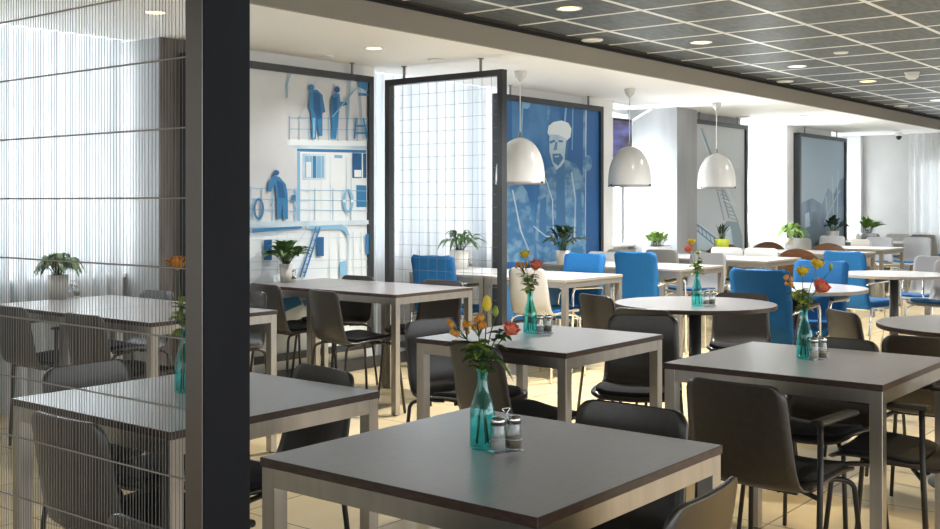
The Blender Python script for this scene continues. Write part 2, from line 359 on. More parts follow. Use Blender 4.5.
# ceiling fittings
def downlight(px, py, z, lit, label, r=0.075):
    p = at(px, py, z)
    if p.x > 17.2: p = Vector((17.0, 4.72, z))
    t = thing('downlight', label, 'ceiling light', (p.x, p.y, z), 0, 'recessed downlights')
    MB().lathe([(r * .74, 0.0), (r, -0.001), (r, -0.006), (r * .96, -0.008), (r * .74, -0.004)], 28, close=True).build('trim_ring', M['white'], t)
    MB().lathe([(0.0, -.0015), (r * .74, -.0015), (r * .74, -.003), (0.0, -.003)], 28).build('lamp', M['bulb'] if lit else M['chrome'], t)
    if lit:
        l = D.lights.new('downlight_beam', 'SPOT'); l.energy = (215 if p.x < 8.5 else 105) if z > 2.45 else 30; l.color = (1.0, .97, .93); l.spot_size = 2.4; l.spot_blend = .7; l.shadow_soft_size = .05
        lo = D.objects.new('downlight_beam', l); C.objects.link(lo); lo.parent = t; lo.location = (0, 0, -.02)
for (px, py, lab) in [(569, 8, 'lit round downlight in the dark tiled ceiling, nearest the camera'), (701, 42, 'lit downlight in the dark ceiling, second along the fascia'),
                      (797, 66, 'lit downlight in the dark ceiling, third along the fascia'), (868, 81, 'lit downlight in the dark ceiling, left of the smoke detector'), (937, 100, 'farthest lit downlight in the dark ceiling, at the picture edge')]:
    downlight(px, py, CEIL, True, lab, .085)
for (px, py, lit, lab) in [(155, 12, True, 'warm lit downlight in the white soffit over the string divider'), (374, 48, True, 'warm lit downlight in the white soffit above the ship print'),
                           (744, 116, False, 'small unlit downlight in the white soffit above the crane print'), (803, 115.7, False, 'unlit downlight in the white soffit before the harbour print'),
                           (852, 123.5, False, 'faint unlit downlight in the white soffit past the harbour print'), (896, 130.5, False, 'unlit downlight in the white soffit above the security camera'), (934, 136.3, False, 'unlit downlight in the white soffit nearest the far curtain')]:
    downlight(px, py, SOF, lit, lab, .07)
# added unseen warm lamps over the nearest tables, tinting the floor yellow
for (lx, ly) in ((3.9, .1), (5.3, .9), (4.6, -1.3)):
    t = thing('downlight', 'added warm downlight over the nearest tables, above the picture edge', 'ceiling light', (lx, ly, CEIL), 0, 'added lamps above the picture edge')
    MB().lathe([(.06, 0.0), (.085, -0.001), (.085, -0.006), (.08, -0.008), (.06, -0.004)], 28, close=True).build('trim_ring', M['white'], t)
    MB().lathe([(0.0, -.0015), (.062, -.0015), (.062, -.003), (0.0, -.003)], 28).build('lamp', M['bulb'], t)
    l = D.lights.new('downlight_beam', 'SPOT'); l.energy = 70; l.color = (1.0, .76, .40); l.spot_size = 2.0; l.spot_blend = .8; l.shadow_soft_size = .08
    lo = D.objects.new('downlight_beam', l); C.objects.link(lo); lo.parent = t; lo.location = (0, 0, -.02)
def disc(name, px, py, z, r, label):
    p = at(px, py, z); o = MB().lathe([(0, -.012), (r * .9, -.012), (r, -.006), (r, 0), (0, 0)], 28).build(name, M['detector']); o.location = (p.x, p.y, z); tag(o, label, 'ceiling fitting')
disc('ceiling_disc', 592, 39.5, CEIL, .085, 'flat white ceiling disc beside the fascia, nearest of its kind')
disc('ceiling_disc', 785, 81, CEIL, .085, 'flat white ceiling disc beside the fascia, in the middle of the row')
disc('ceiling_disc', 901, 105.5, CEIL, .085, 'flat white ceiling disc beside the fascia, farthest of its row')
disc('ceiling_disc', 841, 52, CEIL, .06, 'small flat white disc in the middle of the dark ceiling tiles')
disc('ceiling_disc', 436, 59, SOF, .06, 'small flat white disc in the soffit between the two divider rods')
disc('ceiling_disc', 327, 55.5, SOF, .05, 'tiny white fitting in the soffit above the two standing sailors')
p = at(912, 72, CEIL); t = thing('smoke_detector', 'round white smoke detector hanging from the dark tiled ceiling', 'smoke detector', p)
MB().lathe([(0, 0), (.07, 0), (.07, -.015), (0, -.015)], 24).build('base_plate', M['detector'], t)
MB().lathe([(.045, -.015), (.06, -.02), (.06, -.05), (.035, -.07), (0, -.07)], 24).build('sensor_head', M['detector'], t)
p = Vector((17.2, 5.26, SOF)); t = thing('security_camera', 'small dark dome camera under the white soffit near the far wall', 'camera', p)
MB().lathe([(0, 0), (.05, 0), (.05, -.05), (0, -.05)], 16).build('mount', M['detector'], t)
MB().lathe([(.045, -.05), (.042, -.08), (.025, -.105), (0, -.11)], 16).build('dome', M['bezel'], t)

# ------------------------------------------------------------------ tables
TT = 0.74
def rect_table(x0, y0, w_, d_, dark, label, group):
    t = thing('dining_table', label, 'table', (x0 + w_ / 2, y0 + d_ / 2, 0), 0, group)
    hx, hy = w_ / 2, d_ / 2; e = 0.004; L = 0.04
    top, edge, metal = (M['top'], M['edge'], M['steel']) if dark else (M['whitetop'], M['paleedge'], M['alu'])
    tb = MB().rbox((-hx, -hy, TT - .020), (hx, hy, TT), .0015, 0, 1)
    me = tb.mesh('table_top', [top, edge])
    for p in me.polygons:
        if abs(p.normal.z) < 0.9: p.material_index = 1
    link('table_top', me, t)
    ap = MB()
    z0, z1 = TT - .062, TT - .020
    for sy in (-1, 1): ap.box((-hx + L, min(sy * (hy - e), sy * (hy - .026)), z0), (hx - L, max(sy * (hy - e), sy * (hy - .026)), z1))
    for sx in (-1, 1): ap.box((min(sx * (hx - e), sx * (hx - .026)), -hy + L, z0), (max(sx * (hx - e), sx * (hx - .026)), hy - L, z1))
    ap.build('apron', metal, t)
    for sx in (-1, 1):
        for sy in (-1, 1):
            ax, bx = sorted((sx * (hx - .003), sx * (hx - .003 - L))); ay, by = sorted((sy * (hy - .003), sy * (hy - .003 - L)))
            MB().rbox((ax, ay, .006), (bx, by, TT - .020), .0015, 0, 1).build('leg', metal, t)
    ft = MB()
    for sx in (-1, 1):
        for sy in (-1, 1): ft.lathe([(0, 0), (.014, 0), (.014, .008), (0, .008)], 10, 0, (sx * (hx - .023), sy * (hy - .023), 0))
    ft.build('glides', M['blackmetal'], t)
    return t
FRONT = 'dark square dining tables'
rect_table(1.59, 1.11, .745, .745, True, 'dark square table nearest the camera, with vase and shakers on it', FRONT)
rect_table(1.625, 2.225, .745, .745, True, 'dark square table cut by the thick black divider post', FRONT)
rect_table(3.39, 2.238, .745, .745, True, 'dark square table in the middle, directly behind the nearest table', FRONT)
rect_table(3.405, 1.088, .745, .755, True, 'dark square table on the right with steel leg at its near corner', FRONT)
WALLT = 'tables in rows by the windows'
rect_table(3.045, 4.315, .775, .745, True, 'dark table behind the string divider, its near end', WALLT)
rect_table(3.045, 5.062, .775, .745, True, 'dark table with trailing plant behind the string divider', WALLT)
rect_table(4.90, 4.47, .755, .745, True, 'dark table before the ship print, the end nearer the camera', WALLT)
rect_table(4.90, 5.217, .755, .655, True, 'dark table standing against the ship print with a potted plant', WALLT)
rect_table(6.60, 4.36, .80, .755, False, 'pale table behind the coral and yellow flowers, next to two blue chairs', WALLT)
rect_table(6.60, 5.118, .80, .76, False, 'pale table seen through the wire-grid divider, with a white potted plant', WALLT)
rect_table(8.22, 4.285, .82, .745, False, 'pale table behind the round table, right of the tall blue chair', WALLT)
rect_table(8.22, 5.032, .82, .80, False, 'pale table in front of the print of the man in a cap', WALLT)
rect_table(9.93, 4.27, .86, .745, False, 'small white table before the big white chair and wooden chairs', WALLT)
rect_table(9.93, 5.017, .86, .80, False, 'pale table carrying the white succulent planter', WALLT)
rect_table(11.75, 4.10, .82, .90, False, 'white table in front of the curved wooden chair backs', WALLT)
rect_table(11.75, 5.003, .82, .80, False, 'white table with lime green pot under the crane print', WALLT)
rect_table(13.25, 4.24, .84, .80, False, 'distant white table with visible tan legs behind the pedestal table', WALLT)
rect_table(15.5, 4.55, .84, .60, False, 'distant white table on the far right by the big grey chair', WALLT)
rect_table(15.5, 5.153, .84, .72, False, 'distant white table below the harbour print', WALLT)
rect_table(10.2, 2.15, .75, .75, False, 'low-lying white table right of the dark pedestal, half hidden', None)
def round_table(px, py, r, dark, label):
    c = at(px, py, TT); t = thing('round_table', label, 'table', (c.x, c.y, 0), 0, 'round pedestal tables')
    top, edge = (M['top'], M['edge']) if dark else (M['whitetop'], M['paleedge'])
    me = MB().lathe([(0, TT), (r - .003, TT), (r, TT - .002), (r, TT - .020), (r - .004, TT - .023), (0, TT - .023)], 64).mesh('table_top', [top, edge])
    for p in me.polygons:
        p.use_smooth = False
        if p.center.z < TT - .0005: p.material_index = 1
    link('table_top', me, t)
    MB().lathe([(0, .02), (.034, .02), (.034, TT - .03), (0, TT - .03)], 24).build('column', M['column'], t)
    MB().lathe([(0, TT - .03), (.12, TT - .03), (.12, TT - .023), (0, TT - .023)], 24).build('top_plate', M['blackmetal'], t)
    MB().lathe([(0, 0), (.225, 0), (.225, .008), (.06, .022), (0, .022)], 40).build('base', M['blackmetal'], t)
round_table(695, 303, .445, True, 'round dark table with vase in the middle of the room')
round_table(797, 287, .45, False, 'round white table behind the flower vase on the right')
round_table(981, 325, .45, True, 'round dark-edged table cut by the right picture edge')
round_table(894, 273.5, .41, False, 'round white table on a dark column, far right')

# ------------------------------------------------------------------ chairs
PROF = [(.205, .446), (.200, .456), (.170, .465), (.10, .469), (.0, .463), (-.09, .453), (-.15, .452), (-.190, .472), (-.212, .515), (-.226, .585), (-.240, .665), (-.250, .725), (-.257, .770)]
def catmull(P, t):
    n = len(P) - 1; f = t * n; i = min(int(f), n - 1); f -= i
    p0, p1, p2, p3 = P[max(i - 1, 0)], P[i], P[i + 1], P[min(i + 2, n)]
    return [0.5 * ((2 * b) + (-a + c) * f + (2 * a - 5 * b + 4 * c - d) * f * f + (-a + 3 * b - 3 * c + d) * f ** 3) for a, b, c, d in zip(p0, p1, p2, p3)]
def resample(P, n=200):
    pts = [Vector(catmull(P, i / n)) for i in range(n + 1)]; ln = [0]
    for a, b in zip(pts, pts[1:]): ln.append(ln[-1] + (b - a).length)
    return pts, ln
def at_len(pts, ln, s):
    s = max(0, min(s, ln[-1]))
    for i in range(1, len(ln)):
        if ln[i] >= s:
            f = (s - ln[i - 1]) / max(ln[i] - ln[i - 1], 1e-9); return pts[i - 1].lerp(pts[i], f)
    return pts[-1]
def shell_fn(scale=1.0, topr=.042, wt=.325, wm=.352, ws=.375, arch=0.0, off=0.0, s0=0.0, s1=1.0, inset=0.0, endr=None):
    pts, ln = resample([(a * scale, b) for a, b in PROF]); Lt = ln[-1]
    def us(u): return u - math.sin(2 * PI * u) / (2 * PI) * 0.75
    def fn(u, v):
        q = s0 + (s1 - s0) * us(u); s = q * Lt; p = at_len(pts, ln, s); k = s / Lt
        if k < .45: W = ws
        elif k < .6: W = ws + (wm - ws) * (k - .45) / .15
        else: W = wm + (wt - wm) * (k - .6) / .4
        W = W * scale / 2 - inset
        r0 = endr or .06; r1 = endr or topr
        d0 = s - s0 * Lt; d1 = s1 * Lt - s
        if d0 < r0: W = W - r0 + math.sqrt(max(r0 * r0 - (r0 - d0) ** 2, 1e-8))
        if d1 < r1: W = W - r1 + math.sqrt(max(r1 * r1 - (r1 - d1) ** 2, 1e-8))
        a = (v * 2 - 1); y = a * W
        bk = min(max((k - .42) / .2, 0), 1); cv = (y / (.19 * scale)) ** 2
        x = p.x + .024 * bk * cv * scale; z = p.y + .012 * (1 - bk) * cv - .006 * (1 - bk)
        if arch: z -= arch * bk * cv * max((k - .6) / .4, 0)
        return Vector((x, y, z + off))
    return fn
LEGS = {}
def leg_mesh(sx, sy, m, name):
    pts = [(sx * .04, sy * .11, .440), (sx * .15, sy * .150, .436), (sx * .185, sy * .178, .418), (sx * .225, sy * .205, .004)]
    return MB().tube(fillet(pts, .03, 5), .0085, 8).mesh(name, m)
def shell_set(key, shell, pad, metal, arms=False, scale=1.0, wide=None):
    kw = wide or {}
    parts = [('seat_shell', MB().sheet(shell_fn(scale, **kw), 44, 12, 0, .010).mesh('seat_shell', shell))]
    if pad:
        parts.append(('seat_pad', MB().sheet(shell_fn(scale, off=.012, s0=.045, s1=.40, inset=.018, endr=.05), 22, 10, 0, .016).mesh('seat_pad', pad)))
    metal_ = metal
    for sx in (1, -1):
        for sy in (1, -1):
            if arms and sx < 0: continue
            parts.append(('leg', leg_mesh(sx * scale, sy * scale, metal_, 'leg')))
    st = MB().tube([(.05, -.13 * scale, .440), (.05, .13 * scale, .440)], .008, 8).tube([(-.10, -.13 * scale, .436), (-.10, .13 * scale, .436)], .008, 8)
    st.tube([(-.12, .08, .438), (.12, .08, .441)], .007, 8).tube([(-.12, -.08, .438), (.12, -.08, .441)], .007, 8)
    parts.append(('seat_frame', st.mesh('seat_frame', metal_)))
    if arms:
        for sy in (1, -1):
            pts = [(-.02, sy * .12, .434), (-.06, sy * .225, .415)]
            parts.append(('leg', MB().tube([(-.125, sy * .206, .004), (-.105, sy * .205, .43), (-.100, sy * .204, .648)], .0095, 8).tube(fillet([(-.05, sy * .10, .436), (-.10, sy * .20, .43)], .02), .008, 8).mesh('leg', metal_)))
            parts.append(('armrest', MB().rbox((-.125, min(sy * .182, sy * .225), .648), (.125, max(sy * .182, sy * .225), .664), .009, 0, 3).mesh('armrest', metal_)))
    return parts
SETS = {
    'dark': shell_set('dark', M['shell'], M['pad'], M['blackmetal']),
    'darkarm': shell_set('darkarm', M['shell'], M['pad'], M['blackmetal'], True),
    'white': shell_set('white', M['whiteshell'], M['blue'], M['chrome'], False, 1.12),
    'whitearm': shell_set('whitearm', M['whiteshell'], M['blue'], M['chrome'], True, 1.12),
    'whitesmall': shell_set('whitesmall', M['whiteshell'], M['blue'], M['chrome']),
    'beige': shell_set('beige', M['beigeshell'], None, M['chrome'], False, 1.12),
    'grey': shell_set('grey', M['greyshell'], M['blue'], M['chrome'], False, 1.12),
    'greyarm': shell_set('greyarm', M['greyshell'], M['blue'], M['chrome'], True, 1.12),
    'wood': shell_set('wood', M['wood'], None, M['chrome'], False, 1.15, dict(topr=.12, wt=.47, wm=.47, ws=.42, arch=.075)),
}
def blue_set():
    parts = []
    parts.append(('seat', MB().rbox((-.21, -.20, .405), (.245, .20, .475), .028, 0, 4).mesh('seat', M['blue'])))
    pr = [(-.195, .44), (-.225, .52), (-.238, .66), (-.262, .80), (-.285, .885)]
    def fn(u, v):
        p = catmull(pr, u - math.sin(2 * PI * u) / (2 * PI) * .8); s = u
        Wd = .188; r = .03; d = (.885 - p[1])
        if d < r: Wd = Wd - r + math.sqrt(max(r * r - (r - d) ** 2, 1e-8))
        a = v * 2 - 1; return Vector((p[0] + .012 * a * a, a * Wd, p[1]))
    parts.append(('backrest', MB().sheet(fn, 26, 10, 0, .042).mesh('backrest', M['blue'])))
    for sy in (1, -1):
        y = sy * .222
        parts.append(('side_frame', MB().tube(fillet([(.235, y, .011), (.215, y, .645), (-.19, y, .632), (-.235, sy * .185, .615)], .05, 5), .011, 10).tube([(-.27, y, .011), (-.215, y, .42), (.22, y, .42)], .011, 10).mesh('side_frame', M['chrome'])))
        parts.append(('arm_pad', MB().rbox((-.15, min(y - .016, y + .016), .646), (.18, max(y - .016, y + .016), .664), .007, 0, 3).mesh('arm_pad', M['bezel'])))
    parts.append(('crossbar', MB().tube([(.05, -.222, .40), (.05, .222, .40)], .010, 8).tube([(-.12, -.222, .40), (-.12, .222, .40)], .010, 8).mesh('crossbar', M['chrome'])))
    return parts
SETS['blue'] = blue_set()
ZT = {'dark': .770, 'darkarm': .770, 'blue': .885}
NAMES = {'dark': 'shell_chair', 'darkarm': 'shell_armchair', 'blue': 'upholstered_armchair', 'wood': 'plywood_chair'}
GROUPS = {'dark': 'dark shell chairs', 'darkarm': 'dark shell chairs with arms', 'blue': 'blue upholstered chairs', 'wood': 'curved wooden chairs',
          'white': 'pale shell chairs', 'whitearm': 'pale shell chairs', 'whitesmall': 'pale shell chairs', 'beige': 'pale shell chairs', 'grey': 'grey shell chairs', 'greyarm': 'grey shell chairs'}
NUDGE = {   # small shifts that keep chairs clear of tables and of one another
    'large dark chair behind the string divider, lower left': (0.03, 0.085),
    'dark chair between the nearest table and the table by the black post': (0.059, 0.068),
    'dark chair back just beyond the table behind the divider': (0.101, 0.149),
    'brownish chair back right behind the nearest flower vase': (0.049, 0.035),
    'dark chair facing us across the right-hand table, behind its vase': (0.039, 0.068),
    'dark chair leaning right, just right of the right-hand vase': (0.172, 0.054),
    'dark armchair at the left picture edge behind the divider': (0.031, 0.052),
    'dark chair facing us beyond the round table, before the blue back': (0.355, 0.162),
    'narrow dark chair between the blue chairs and middle table': (0.104, 0.06),
    'dark chair behind the black post, a sliver right of it': (0.038, 0.047),
    'dark chair with slim black legs before the ship print table': (0.021, 0.021),
    'dark chair in front of the blue chair behind the wire grid': (0.204, 0.177),
    'large blue chair back right of the round dark table': (0.193, 0.082),
    'dark chair half hidden by the right side of the black post': (0.061, 0.067),
    'dark chair facing us below the lifebuoy of the ship print': (0.063, 0.064),
    'blue chair facing us behind the pale table, left of the taller one': (0.175, 0.116),
    'nearer grey armchair with blue seat, mostly outside the right edge': (0.29, 0.078),
    'darker blue chair behind the one by the yellow flowers': (0.284, 0.096),
    'white chair back right of the potted plant behind the grid': (0.732, 0.476),
    'grey armchair with blue seat at the right edge': (0.202, 0.058),
    'white chair behind the left one of the two blue chairs': (0.242, -0.199),
    'low beige chair back between the two blue chairs': (-0.008, -0.212),
    'big white chair back right of the round-table flowers': (0.409, 0.188),
    'curved wooden chair back behind the big white chair': (0.584, 0.309),
    'grey chair back below the succulent planter': (-0.557, -0.295),
    'white chair behind the small white table, below the window': (-0.767, -0.343),
    'white chair behind the flowers on the round table': (0.44, 0.259),
    'curved wooden chair back above the darker blue chair': (0.253, 0.095),
    'curved wooden chair back under the window by the crane print': (0.055, 0.024),
    'tall beige chair right of the darker blue chair': (0.228, 0.074),
    'grey chair with blue seat behind the white table with tan legs': (0.114, 0.037),
    'small grey chair back behind the tan-legged table': (-0.24, -0.337),
    'white chair back below the harbour print': (-0.021, -0.196),
    'big grey chair back before the far curtain': (-0.195, -0.081),
    'faint beige chair back under the far white pot': (-0.171, -0.056),
}
def put_chair(kind, x, y, deg, label, zs=1.0):
    a = math.radians(deg); n = NUDGE.get(label, (0, 0)); x += n[0]; y += n[1]
    t = thing(NAMES.get(kind, 'shell_chair'), label, 'chair', (x, y, 0), a, GROUPS[kind])
    t.scale = (1, 1, zs)
    return assemble(t, SETS[kind])
def chair(kind, px, py, deg, label, zs=1.0):
    """px, py: where the middle of the back's top edge is seen"""
    zt = ZT.get(kind, .77) * zs; b = at(px, py, zt); a = math.radians(deg); k = {'blue': .29, 'dark': .257, 'darkarm': .257}.get(kind, .288)
    return put_chair(kind, b.x + k * math.cos(a), b.y + k * math.sin(a), deg, label, zs)

# dark chairs round the near tables
chair('darkarm', 731, 382, -5, 'dark armchair with its back to us at the right-hand table')
put_chair('darkarm', 3.76, 1.13, 93, 'dark armchair on the far right, seat pushed under the right-hand table')
chair('dark', 852, 340, 180, 'dark chair facing us across the right-hand table, behind its vase')
chair('dark', 925, 337, 8, 'dark chair back at the right picture edge, before the cut-off round table')
chair('dark', 804, 313, 112, 'dark chair seen edge-on behind the right-hand vase')
chair('dark', 837, 314, -42, 'dark chair leaning right, just right of the right-hand vase')
chair('dark', 635, 404, 180, 'dark chair facing us on the far side of the nearest table')
chair('dark', 714, 491, 94, 'dark chair back cut by the bottom picture edge')
put_chair('darkarm', 1.33, 1.51, 2, 'dark armchair at bottom left, only an arm and seat showing')
chair('dark', 330, 371.5, 171, 'dark chair between the nearest table and the table by the black post')
chair('dark', 68, 424, 0, 'large dark chair behind the string divider, lower left')
chair('dark', 82, 371, -88, 'dark chair back just beyond the table behind the divider')
chair('dark', 320, 291, -12, 'dark chair with slim black legs before the ship print table')
chair('dark', 360, 276.5, 180, 'dark chair facing us below the lifebuoy of the ship print')
chair('dark', 262, 285, -4, 'dark chair half hidden by the right side of the black post')
chair('dark', 444, 283, 188, 'dark chair in front of the blue chair behind the wire grid')
chair('dark', 470, 345, -16, 'brownish chair back right behind the nearest flower vase')
chair('dark', 429, 319, -97, 'dark chair left of the middle table, facing it sideways')
chair('dark', 643, 315, 204, 'shiny dark chair facing us at the right side of the middle table')
chair('dark', 641, 309, 4, 'dark chair back between middle table and round table')
chair('dark', 592, 296.5, -22, 'narrow dark chair between the blue chairs and middle table')
chair('dark', 741, 293.5, 203, 'dark chair facing us beyond the round table, before the blue back').scale.z = .965
chair('dark', 80, 314, 0, 'dark chair behind the divider, in front of the trailing plant')
chair('darkarm', 6, 307, 0, 'dark armchair at the left picture edge behind the divider')
chair('dark', 160, 290.5, 180, 'dark chair on the far side of the divider table, below the pier')
put_chair('dark', 4.02, 5.02, 200, 'dark chair behind the black post, a sliver right of it')
# blue upholstered chairs
chair('blue', 431, 256, 8, 'blue chair seen through the wire-grid divider', 1.0)
chair('blue', 587, 255, 178, 'blue chair facing us behind the pale table, left of the taller one')
chair('blue', 634, 252.5, 2, 'tall blue chair back just behind the round dark table')
chair('blue', 758, 272, 4, 'large blue chair back right of the round dark table')
chair('blue', 822, 261, 182, 'blue chair facing us behind the yellow flowers')
chair('blue', 842, 253.5, -14, 'darker blue chair behind the one by the yellow flowers')
# paler chairs in the distance
Z = 1.07
put_chair('whitesmall', 6.69, 4.60, 0, 'white chair with blue seat beside the yellow and coral flowers', Z)
chair('whitearm', 574, 252, 180, 'white chair behind the left one of the two blue chairs', Z)
chair('white', 500, 255, 180, 'white chair back right of the potted plant behind the grid', Z)
chair('beige', 606, 249, 180, 'low beige chair back between the two blue chairs', Z)
chair('grey', 661, 247, 0, 'grey chair back below the succulent planter', Z)
chair('white', 690, 243, 180, 'white chair behind the flowers on the round table', Z)
chair('white', 725, 249, -3, 'big white chair back right of the round-table flowers', Z)
put_chair('grey', 9.22, 4.66, 180, 'grey chair under the pale table, left of the big white chair', Z)
chair('white', 761, 245, 180, 'white chair behind the small white table, below the window', Z)
chair('white', 820, 235.5, 180, 'white chair back below the harbour print', Z)
chair('grey', 797, 238, 0, 'pale grey chair back left of the white one under the harbour print', Z)
chair('beige', 859, 240, -30, 'tall beige chair right of the darker blue chair', Z)
chair('grey', 880, 237.5, 180, 'grey chair with blue seat behind the white table with tan legs', Z)
put_chair('white', 16.75, 5.22, 180, 'small white chair back farthest away, under the grey end wall', Z)
chair('grey', 898, 236.5, 180, 'small grey chair back behind the tan-legged table', Z)
chair('grey', 921, 234, 0, 'big grey chair back before the far curtain', Z)
chair('beige', 867, 233, 0, 'faint beige chair back under the far white pot', Z)
chair('greyarm', 936, 257.5, 170, 'grey armchair with blue seat at the right edge', Z)
chair('greyarm', 958, 262, 172, 'nearer grey armchair with blue seat, mostly outside the right edge', Z)
chair('wood', 728, 246, 180, 'curved wooden chair back behind the big white chair', Z)
chair('wood', 769, 242, 180, 'curved wooden chair back under the window by the crane print', Z)
chair('wood', 797, 248.5, 0, 'large curved wooden chair back right of the small white table', Z)
chair('wood', 829, 244, 180, 'curved wooden chair back above the darker blue chair', Z)

# ------------------------------------------------------------------ dividers
# string divider beside the camera
PX = 1.0
t = thing('string_divider', 'tall dark framed string divider with thin rods, left foreground', 'room divider', (PX, 1.29, 0))
pp = MB().rbox((0, 0, 0), (.088, .042, 2.36), .002, 0, 1).build('post', M['post'], t)
MB().box((-.0015, .002, 0), (0.0003, .040, 2.36)).build('edge_strip', M['edgestrip'], pp)['label'] = 'satin metal edge strip of the post'
MB().rbox((0, 1.25, 0), (.085, 1.292, 2.36), .002, 0, 1).build('post', M['post'], t)
MB().rbox((0, .042, 2.31), (.085, 1.25, 2.36), .002, 0, 1).build('top_rail', M['post'], t)
MB().rbox((0, .042, .0), (.085, 1.25, .05), .002, 0, 1).build('bottom_rail', M['post'], t)
for k in range(-10, 10):
    z = 1.307 + .108 * k
    MB().tube([(.036, .042, z), (.036, 1.25, z)], .0016, 6).build('rod', M['rod'], t)
s = MB(); rnd = random.Random(3)
y = .047
while y < 1.248:
    s.box((.042, y, .05), (.0432, y + rnd.uniform(.0004, .0007), 2.31)); y += rnd.uniform(.0072, .0100)
o = s.build('string_curtain', M['string'], t); o['kind'] = 'stuff'
# wire grid divider hung from the soffit
GX, gy0, gy1, gz0, gz1 = 6.40, 4.765, 5.93, .16, 2.275
t = thing('grid_divider', 'hanging dark framed divider with a fine wire grid', 'room divider', (GX, 0, 0))
fb = .045
fr = MB().box((-.03, gy0, gz0), (.03, gy0 + fb, gz1)).box((-.03, gy1 - fb, gz0), (.03, gy1, gz1)).box((-.03, gy0 + fb, gz1 - fb), (.03, gy1 - fb, gz1)).box((-.03, gy0 + fb, gz0), (.03, gy1 - fb, gz0 + fb))
fr.build('frame', M['frame'], t)
gw = MB(); y = gy0 + .12
while y < gy1 - .05: gw.tube([(0, y, gz0 + fb), (0, y, gz1 - fb)], .0014, 5, 0, False); y += .088
z = gz1 - .13
while z > gz0 + .05: gw.tube([(.003, gy0 + fb, z), (.003, gy1 - fb, z)], .0014, 5, 0, False); z -= .098
gw.build('wire_grid', M['wire'], t)
for yy in (gy0 + .22, gy1 - .18): MB().tube([(0, yy, gz1), (0, yy, SOF)], .011, 8).lathe([(0, SOF - .006), (.024, SOF - .006), (.024, SOF), (0, SOF)], 14, 0, (0, yy, 0)).build('hanger_rod', M['alu'], t)

# ------------------------------------------------------------------ printed panels
PMATS = {}
def pm(key, col):
    PMATS[key] = mat('print_' + key, col, 0.45); return PMATS[key]
INK = dict(paper=srgb(196, 200, 204), pale=srgb(214, 222, 226), mist=srgb(168, 190, 204), lightblue=srgb(120, 168, 200), blue=srgb(42, 112, 160), deep=srgb(20, 82, 132),
           navy=srgb(20, 62, 104), bg=srgb(52, 112, 164), bgd=srgb(34, 92, 150), skin=srgb(206, 214, 216), jacket=srgb(104, 146, 176), jacketd=srgb(56, 110, 156), slate=srgb(120, 140, 152),
           slated=srgb(92, 114, 130), grey=srgb(176, 182, 186), sky=srgb(150, 172, 188), dusk=srgb(84, 116, 142), smoke=srgb(176, 194, 204))
KEYS = list(INK); PM = [pm(k, INK[k]) for k in KEYS]
PM[KEYS.index('bg')] = noisy(PM[KEYS.index('bg')], srgb(36, 96, 154), srgb(76, 132, 178), 2.2, (1, 1, 1), 0, 5)
noisy(PM[KEYS.index('jacket')], srgb(58, 114, 160), srgb(116, 154, 184), 7, (1, 1, 1.6), 0, 6, .42, .6)
noisy(PM[KEYS.index('paper')], srgb(186, 190, 195), srgb(204, 208, 211), 1.5)
noisy(PM[KEYS.index('dusk')], srgb(74, 106, 134), srgb(128, 154, 172), 3, (1, 1, .7), 0, 6)
noisy(PM[KEYS.index('mist')], srgb(150, 178, 196), srgb(198, 210, 218), 4, (1, 1, 1), 0, 6)
MY = 5.90
def dist(px): r = ray(px, HY); return MY / r.y
